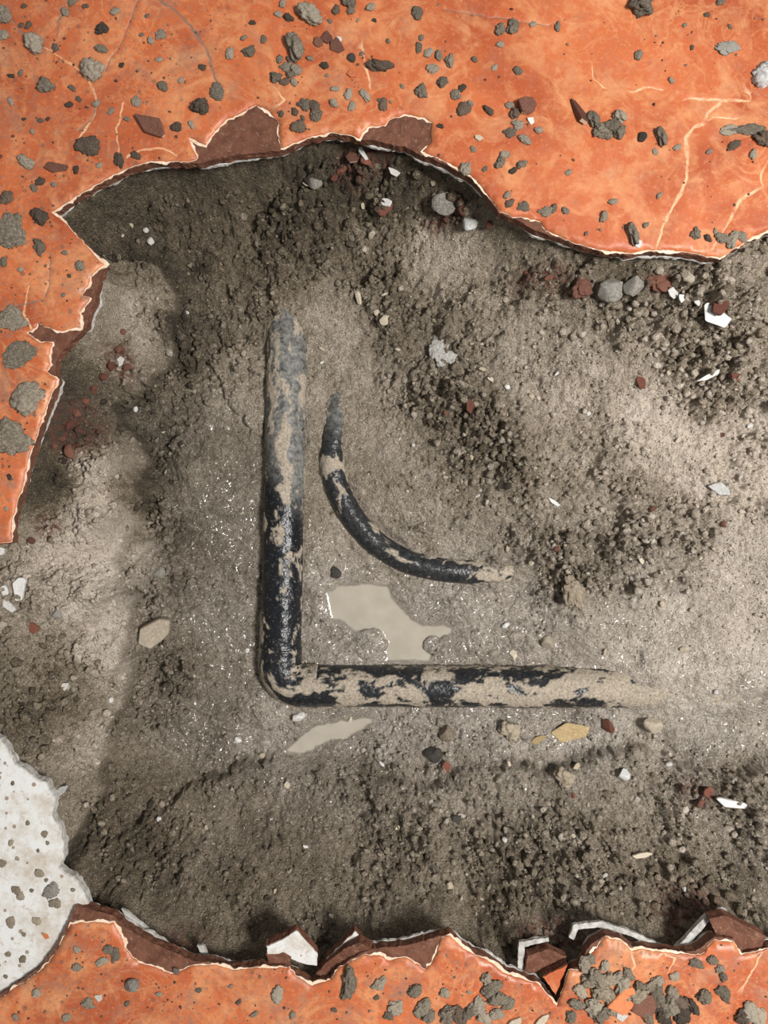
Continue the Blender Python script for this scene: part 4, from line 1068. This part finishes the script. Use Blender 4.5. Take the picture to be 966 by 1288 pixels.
item(556, 442, 20, 'clod', 'plaster', 'whitish plaster patch on the inner mound', hgt=.2, sink=.62, asp=1.1, name='plaster_patch', cat='plaster patch', **P_)
item(590, 511, 8, 'chip', 'red', 'red brick chip on the inner mound', name='brick_chip', cat='brick chip', asp=.75, rot=.2, **P_)
item(32, 738, 14, 'chip', 'white', 'bigger white flake at the left edge of the pit', asp=.6, rot=-.2, name='glaze_flake', cat='glaze flake', tilt=.2, **P_)
item(14, 762, 10, 'chip', 'white', 'flat white flake below the bigger flake at the left edge', asp=1.6, rot=-.7, name='glaze_flake', cat='glaze flake', **P_)
item(9, 742, 6, 'chip', 'white', 'small pale flake left of the bigger flake at the left edge', name='glaze_flake', cat='glaze flake', **P_)
item(3, 693, 7, 'chip', 'white', 'white flake under the lower end of the left orange tile', name='glaze_flake', cat='glaze flake', **P_)
item(44, 790, 9, 'chip', 'red', 'red brown chip on the left ledge', name='brick_chip', cat='brick chip', **P_)
item(202, 720, 9, 'stone', 'stone', 'small grey stone above the beige angular stone', **P_)
item(75, 771, 7, 'stone', 'stone', 'little grey stone on the pale left ledge', **P_)
item(484, 404, 7, 'stone', 'cream', 'cream pebble right of the top end of the thick pipe', name='pebble', cat='pebble', **P_)
item(450, 375, 7, 'stone', 'cream', 'long cream pebble above right of the pipe end', asp=.6, rot=.3, name='pebble', cat='pebble', **P_)
item(422, 720, 8, 'stone', 'dark', 'dark pebble above the larger puddle', name='pebble', cat='pebble', **P_)
item(561, 920, 10, 'stone', 'sandclod', 'round brown stone below the middle of the horizontal pipe', **P_)
item(544, 946, 11, 'stone', 'dark', 'dark round stone in the wet mud below the horizontal pipe', **P_)
item(561, 963, 7, 'chip', 'red', 'red chip below the dark round stone', name='brick_chip', cat='brick chip', **P_)
item(641, 918, 13, 'clod', 'sandclod', 'brown mud lump in the wet mud right of the round stone', **P_)
item(820, 911, 12, 'stone', 'beige', 'beige stone ringed by water below the buried pipe', asp=1.2, rot=-.5, **P_)
item(764, 912, 9, 'stone', 'red', 'dark red pebble below the buried end of the pipe', name='pebble', cat='pebble', asp=.8, **P_)
item(713, 922, 20, 'chip', 'yellow', 'yellow flat flake in the wet mud below the pipe', asp=1.5, rot=.2, hgt=.25, name='yellow_flake', cat='flake', sink=.7, **P_)
item(677, 929, 8, 'chip', 'yellow', 'small yellow flake left of the larger yellow flake', asp=1.4, rot=.5, hgt=.4, name='yellow_flake', cat='flake', **P_)
item(376, 901, 8, 'stone', 'white', 'white pebble just under the pipe elbow', name='pebble', cat='pebble', asp=1.3, rot=.3, **P_)
item(645, 823, 6, 'stone', 'cream', 'cream pebble resting above the horizontal pipe', name='pebble', cat='pebble', **P_)
item(689, 807, 9, 'stone', 'beige', 'beige pebble in the mud above the horizontal pipe', name='pebble', cat='pebble', **P_)
item(720, 746, 18, 'clod', 'sandclod', 'brown upright clod in the smooth mud right of the curved pipe', asp=.78, rot=.1, hgt=.6, **P_)
item(920, 1008, 14, 'chip', 'white', 'white curved sliver on the lower right bank', asp=2.2, rot=-.15, name='glaze_flake', cat='glaze flake', **P_)
item(889, 996, 8, 'chip', 'red', 'red chip above the white sliver on the lower right bank', name='brick_chip', cat='brick chip', **P_)
item(783, 973, 8, 'stone', 'bluepale', 'pale stone on the mud rim at lower right', **P_)
item(709, 977, 13, 'clod', 'sandclod', 'sandy lump on the mud rim left of the pale stone', **P_)
item(901, 1137, 8, 'chip', 'bluepale', 'pale flake above the slanted mortar strip', name='glaze_flake', cat='glaze flake', **P_)
item(807, 1075, 8, 'chip', 'cream', 'pale sliver in the middle of the lower right bank', asp=1.6, rot=.2, name='glaze_flake', cat='glaze flake', **P_)
item(78, 995, 9, 'chip', 'bluepale', 'grey flake beside the upper edge of the white tile', asp=1.6, rot=.7, name='glaze_flake', cat='glaze flake', **P_)
item(574, 1030, 6, 'chip', 'dark', 'dark chip on the lower bank near the middle', name='slate_chip', cat='chip', **P_)
item(496, 217, 7, 'chip', 'white', 'bright white flake under the notch in the upper rim', name='glaze_flake', cat='glaze flake', asp=1.3, rot=-.5, tilt=.3, **P_)
item(457, 195, 8, 'chip', 'white', 'thin white sliver right under the upper rim', asp=2, rot=-1, name='glaze_flake', cat='glaze flake', **P_)
item(486, 256, 7, 'chip', 'white', 'white flake above the brown chip on the upper slope', name='glaze_flake', cat='glaze flake', tilt=.3, **P_)
item(484, 268, 9, 'chip', 'red', 'brown chip under a white flake on the upper slope', asp=.75, name='brick_chip', cat='brick chip', **P_)
item(590, 284, 10, 'stone', 'bluepale', 'pale grey stone on the upper right slope', **P_)
item(559, 258, 16, 'stone', 'stone', 'rough grey chunk on the upper right slope', **P_)
item(397, 234, 9, 'stone', 'stone', 'grey stone on the upper slope below the rim', **P_)
item(191, 305, 5, 'stone', 'white', 'bright white pebble in the dark upper left corner', name='pebble', cat='pebble', **P_)
item(152, 455, 6, 'chip', 'white', 'shiny white flake among the red crumbs on the left ledge', name='glaze_flake', cat='glaze flake', **P_)
item(82, 863, 6, 'chip', 'white', 'white flake on the lower left ledge', name='glaze_flake', cat='glaze flake', **P_)
G_FL = dict(label='small pale flake or pebble in the pit soil', group='pale flecks in the pit soil', name='pale_fleck', cat='fleck')
for a, b, r in [(484,370,4),(474,394,5),(405,439,4),(405,456,3),(593,576,5),(600,624,4),(617,477,5),(607,465,5),(839,470,4),(853,553,5),(943,536,4),(668,498,4),(638,487,4),(113,734,4),(638,690,4),(636,786,5),(440,905,4),
                (832,760,5),(860,816,5),(805,705,5),(668,708,4),(725,963,6),(721,1050,4),(860,1117,4),(670,1026,3),(566,1112,6),(417,1151,4),(385,1064,4),(361,987,6),(346,1120,3),(580,1129,3),(634,1055,4),(544,232,4),(479,186,4),
                (457,261,5),(385,232,5),(167,285,4),(184,290,4),(155,297,3),(236,394,3),(172,515,4),(500,440,3),(520,560,3),(560,600,3),(740,520,4),(780,560,3),(700,470,3),(930,600,4),(880,700,4),(820,680,3),(760,820,4),(900,870,4),
                (300,930,5),(330,950,4),(480,960,4),(640,960,4),(840,960,5),(760,1100,4),(500,1040,4),(260,1040,3),(200,1030,4),(140,880,4),(120,680,3),(90,760,3)]:
    item(a, b, r * .9, 'chip' if int(a) % 2 else 'stone', 'white' if int(a + b) % 3 == 0 else 'cream', asp=random.uniform(.75, 1.5), where='pit', sink=.2, **G_FL)
G_RD = dict(label='small red brown clay bit in the pit soil', group='red brown bits in the pit soil', name='clay_bit', cat='clay bit')
for a, b, r in [(614,285,6),(580,268,7),(909,547,4),(156,418,4),(150,440,5),(140,462,6),(160,462,5),(132,475,6),(120,490,6),(110,505,5),(98,520,6),(88,535,6),(80,552,5),(88,568,8),(70,560,5),(445,205,9),(430,215,7),(460,205,7),(420,225,6),
                (820,640,4),(720,1000,4),(880,1010,5),(905,1150,6),(920,1160,6),(560,520,3),(40,680,5),(200,1185,5),(230,1195,6),(700,690,4),(910,660,4),(660,345,4),(690,350,5),(715,372,4)]:
    item(a, b, r, 'chip' if int(a) % 2 else 'stone', 'red' if int(a + b) % 2 else 'brown', asp=random.uniform(.8, 1.3), where='pit', sink=.25, **G_RD)

# ---- every crumb is told by its nearest landmark
TILE_MARKS = [((390, 20), 'the large pitted grey mud lump'), ((371, 60), 'the smooth oval grey mud lump'), ((807, 6), 'the mud lump at the top edge'), ((44, 56), 'the round lump on the corner crack'),
    ((118, 90), 'the lump where two cracks meet'), ((58, 109), 'the round grey mud ball'), ((111, 184), 'the dark flat mud lump'), ((34, 501), 'the big rounded lump at left'), ((14, 552), 'the wide lump at the left edge'),
    ((64, 266), 'the pointed tile corner'), ((662, 135), 'the triangular brown chip'), ((727, 141), 'the thin upright brown shard'), ((763, 160), 'the clustered row of mud lumps'), ((831, 172), 'the oval lump right of the cluster'),
    ((914, 61), 'the ring shaped grey spot'), ((958, 96), 'the pale plaster lump'), ((943, 164), 'the mud smear at the right edge'), ((193, 162), 'the long brown shard'), ((73, 212), 'the small brown shard at left'),
    ((412, 54), 'the brown chip trio'), ((443, 94), 'the white rimmed orange chip'), ((477, 84), 'the dark wet mud lump'), ((602, 174), 'the cream flake above the rim'), ((803, 307), 'the white flake on the tile edge'),
    ((253, 135), 'the brown lump below the crack'), ((65, 1120), 'the dark splash on the white tile'), ((58, 1177), 'the orange flake on the white tile'), ((167, 1238), 'the round pebble at lower left'), ((125, 1254), 'the white flake at lower left'),
    ((440, 1233), 'the tall lump by the notch'), ((810, 1262), 'the flat brown chip in the rubble'), ((783, 1256), 'the loose orange piece in the rubble'), ((646, 1286), 'the cream flake at the bottom edge'), ((698, 1232), 'the orange triangle of tile'),
    ((520, 165), 'the rounded brown chip scar'), ((300, 170), 'the wide brown chip scar'), ((0, 0), 'the top left picture corner'), ((966, 0), 'the top right picture corner'), ((966, 1288), 'the bottom right picture corner'), ((0, 1288), 'the bottom left picture corner'),
    ((680, 280), 'the pale chipped rim at right'), ((562, 1178), 'the tall peak of the lower tile'), ((393, 1240), 'the chipped notch below'), ((762, 1180), 'the bump of the lower right tile'), ((910, 1185), 'the cream chip at lower right'), ((865, 215), 'the long cream crack'),
    ((230, 25), 'the curved dark crack'), ((70, 430), 'the brown chip on the left rim'), ((560, 0), 'the middle of the top edge'), ((0, 180), 'the left edge above the corner'), ((0, 1040), 'the left edge of the white tile'), ((890, 250), 'the space between cream cracks')]
PIT_MARKS = [((362, 400), 'the top end of the thick pipe'), ((350, 860), 'the pipe elbow'), ((420, 520), 'the top of the curved pipe'), ((630, 720), 'the right end of the curved pipe'), ((460, 775), 'the larger puddle'), ((410, 925), 'the smaller puddle'),
    ((200, 790), 'the beige angular stone'), ((893, 404), 'the large white shard'), ((764, 369), 'the largest grey stone'), ((805, 481), 'the reddish chip on pale sand'), ((904, 616), 'the pale bluish flake'), ((556, 440), 'the whitish plaster patch'),
    ((590, 511), 'the red chip on the mound'), ((32, 738), 'the white flake at left edge'), ((544, 946), 'the dark round stone'), ((820, 911), 'the beige stone ringed by water'), ((713, 922), 'the yellow flake'), ((720, 746), 'the brown upright clod'),
    ((920, 1008), 'the curved white sliver'), ((807, 1075), 'the pale sliver on the bank'), ((574, 1030), 'the dark chip on the bank'), ((496, 217), 'the white flake under the notch'), ((590, 284), 'the pale stone on the slope'), ((397, 234), 'the grey stone below the rim'),
    ((191, 305), 'the bright white corner pebble'), ((152, 455), 'the shiny flake on the ledge'), ((82, 863), 'the white flake on the ledge'), ((373, 1190), 'the white tile wedge'), ((870, 1175), 'the slanted mortar strip'), ((168, 1158), 'the lower left mortar sliver'),
    ((100, 1120), 'the inner corner of the white tile'), ((562, 1178), 'the tall peak of the lower tile'), ((966, 860), 'the buried pipe at the right edge'), ((697, 632), 'the white sliver on the mound'), ((202, 720), 'the small grey stone at left')]
ORD = ['nearest', 'second nearest', 'third nearest', 'fourth nearest', 'fifth nearest', 'sixth nearest', 'seventh nearest', 'eighth nearest', 'ninth nearest', 'tenth nearest', 'eleventh nearest', 'twelfth nearest', 'thirteenth nearest', 'fourteenth nearest', 'fifteenth nearest', 'sixteenth nearest', 'seventeenth nearest', 'eighteenth nearest']
def single_out(objs, marks, noun, words_fn):
    pts = np.array([o['px'][:] for o in objs]); mk = np.array([m[0] for m in marks], float)
    D = np.hypot(pts[:, None, 0] - mk[None, :, 0], pts[:, None, 1] - mk[None, :, 1])
    rank = D.argsort(0).argsort(0)
    for i, o in enumerate(objs):
        c = rank[i] * 22 + D[i] * 0.6
        j = int(np.argmin(np.where(rank[i] < 18, c, 1e9)))
        if rank[i, j] < 18:
            o['label'] = f"{words_fn(o)} {noun}, {ORD[rank[i, j]]} to {marks[j][1]}"
    for o in objs: del o['px']
def sized(o):
    return ('tiny' if max(o.scale) < .0032 else 'small' if max(o.scale) < .0062 else 'chunky')
allo = list(COL.objects)
tiles_g = {G_TOP['group'], G_LEFT['group'], G_BOT['group'], G_WHITE['group']}
single_out([o for o in allo if o.get('group') in tiles_g], TILE_MARKS, 'mud crumb', lambda o: sized(o) + (' dark brown' if 'dark' in o.data.materials[0].name else ' grey-brown'))
single_out([o for o in allo if o.get('group') == G_FL['group']], PIT_MARKS, 'fleck in the soil', lambda o: 'white' if 'white' in o.data.materials[0].name else 'cream')
single_out([o for o in allo if o.get('group') == G_RD['group']], PIT_MARKS, 'bit in the soil', lambda o: 'red clay' if 'red' in o.data.materials[0].name else 'brown clay')
cl_names = ['leftmost', 'lower left', 'middle', 'upper right', 'lower right', 'bottom']
for o, w in zip([o for o in allo if o.get('group') == 'clustered mud lumps on the upper right tile'], cl_names):
    o['label'] = f'{w} grey mud lump of the clustered row on the upper right tile'
for o in allo:
    if 'px' in o: del o['px']

# ------------------------------------------------------------------ loose crumbs nobody could count
def crumb_field(name, X, Y, Z, S, attrs, mat, label, seed, par=None):
    """one mesh of many small angular crumbs"""
    r = np.random.default_rng(seed)
    bm = bmesh.new(); bmesh.ops.create_icosphere(bm, subdivisions=1, radius=1)
    bv = np.array([v.co[:] for v in bm.verts]); bf = np.array([[v.index for v in f.verts] for f in bm.faces]); bm.free()
    n = len(X); nv = len(bv)
    jit = r.uniform(0.6, 1.35, (n, nv, 1)); sc = r.uniform(0.7, 1.3, (n, 1, 3)) * np.array([1, 1, .75])
    P = bv[None] * jit * sc * S[:, None, None]
    a = r.uniform(0, 6.28, n); b = r.uniform(-.6, .6, n)
    ca, sa, cb, sb = np.cos(a), np.sin(a), np.cos(b), np.sin(b)
    x = P[:, :, 0] * cb[:, None] + P[:, :, 2] * sb[:, None]; z = -P[:, :, 0] * sb[:, None] + P[:, :, 2] * cb[:, None]; y = P[:, :, 1]
    P = np.stack([x * ca[:, None] - y * sa[:, None] + X[:, None], x * sa[:, None] + y * ca[:, None] + Y[:, None], z + (Z + S * 0.25)[:, None]], -1)
    Fc = (bf[None] + (np.arange(n) * nv)[:, None, None]).reshape(-1, 3)
    me = mesh_np(name, P.reshape(-1, 3), Fc, False, {k: np.repeat(v, nv) for k, v in attrs.items()})
    return tag(link(name, me, mat, par), label, None if par else 'grit', None, 'stuff')

r = np.random.default_rng(3)
NC = 120000
X = r.uniform(GX0 + .01, GX1 - .01, NC); Y = r.uniform(GY0 + .01, GY1 - .01, NC)
R = up(rough_c, X, Y); tl = up(tile_c, X, Y)
patch = sstep(-0.2, 0.35, fbm(X * 26, Y * 26, 61, 3))
prob = (0.04 + 0.75 * R ** 1.6 * (0.25 + .75 * patch)) * (tl > 0.001)
k = r.random(NC) < prob
dp = np.minimum(d_line([U(a, b, z) for a, b, z in PIPE_PATH[1:]], X, Y) - PIPE_R, d_line([U(a, b, z) for a, b, z in CURVE_PX], X, Y) - CURVE_R)
k &= dp > 0.003
k &= (np.minimum(sd_poly([U(*p, WATER_Z) for p in POOL_A], X, Y), sd_poly([U(*p, WATER_Z) for p in POOL_B], X, Y)) > 0.002)
X, Y, R = X[k], Y[k], R[k]
S = 0.0006 + 0.0008 * r.random(len(X)) + 0.0046 * R * r.random(len(X)) ** 4
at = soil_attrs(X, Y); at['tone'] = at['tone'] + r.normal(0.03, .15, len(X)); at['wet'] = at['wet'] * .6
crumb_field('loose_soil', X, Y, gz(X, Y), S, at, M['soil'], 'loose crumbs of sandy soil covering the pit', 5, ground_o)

# fine grit on the tiles
NC = 15000
X = r.uniform(-.37, .37, NC); Y = r.uniform(-.5, .5, NC)
tops = np.minimum(sd_poly([U(*p) for p in TOP_GLAZE], X, Y), sd_poly([U(*p) for p in BOT_GLAZE], X, Y))
d = dirt_map(X, Y)
k = (tops < -0.0015) & (r.random(NC) < (0.12 + 0.7 * d) * (0.25 + 0.75 * sstep(-.2, .4, fbm(X * 30, Y * 30, 19, 3))))
X, Y = X[k], Y[k]; S = 0.0004 + 0.0011 * r.random(len(X)) ** 3
n = len(X)
crumb_field('tile_grit', X, Y, np.zeros(n), S, {'tone': r.uniform(.15, .55, n), 'wet': np.zeros(n), 'red': (r.random(n) < .35) * 1.0}, M['soil'], 'fine dark grit sprinkled over the orange tiles', 6)
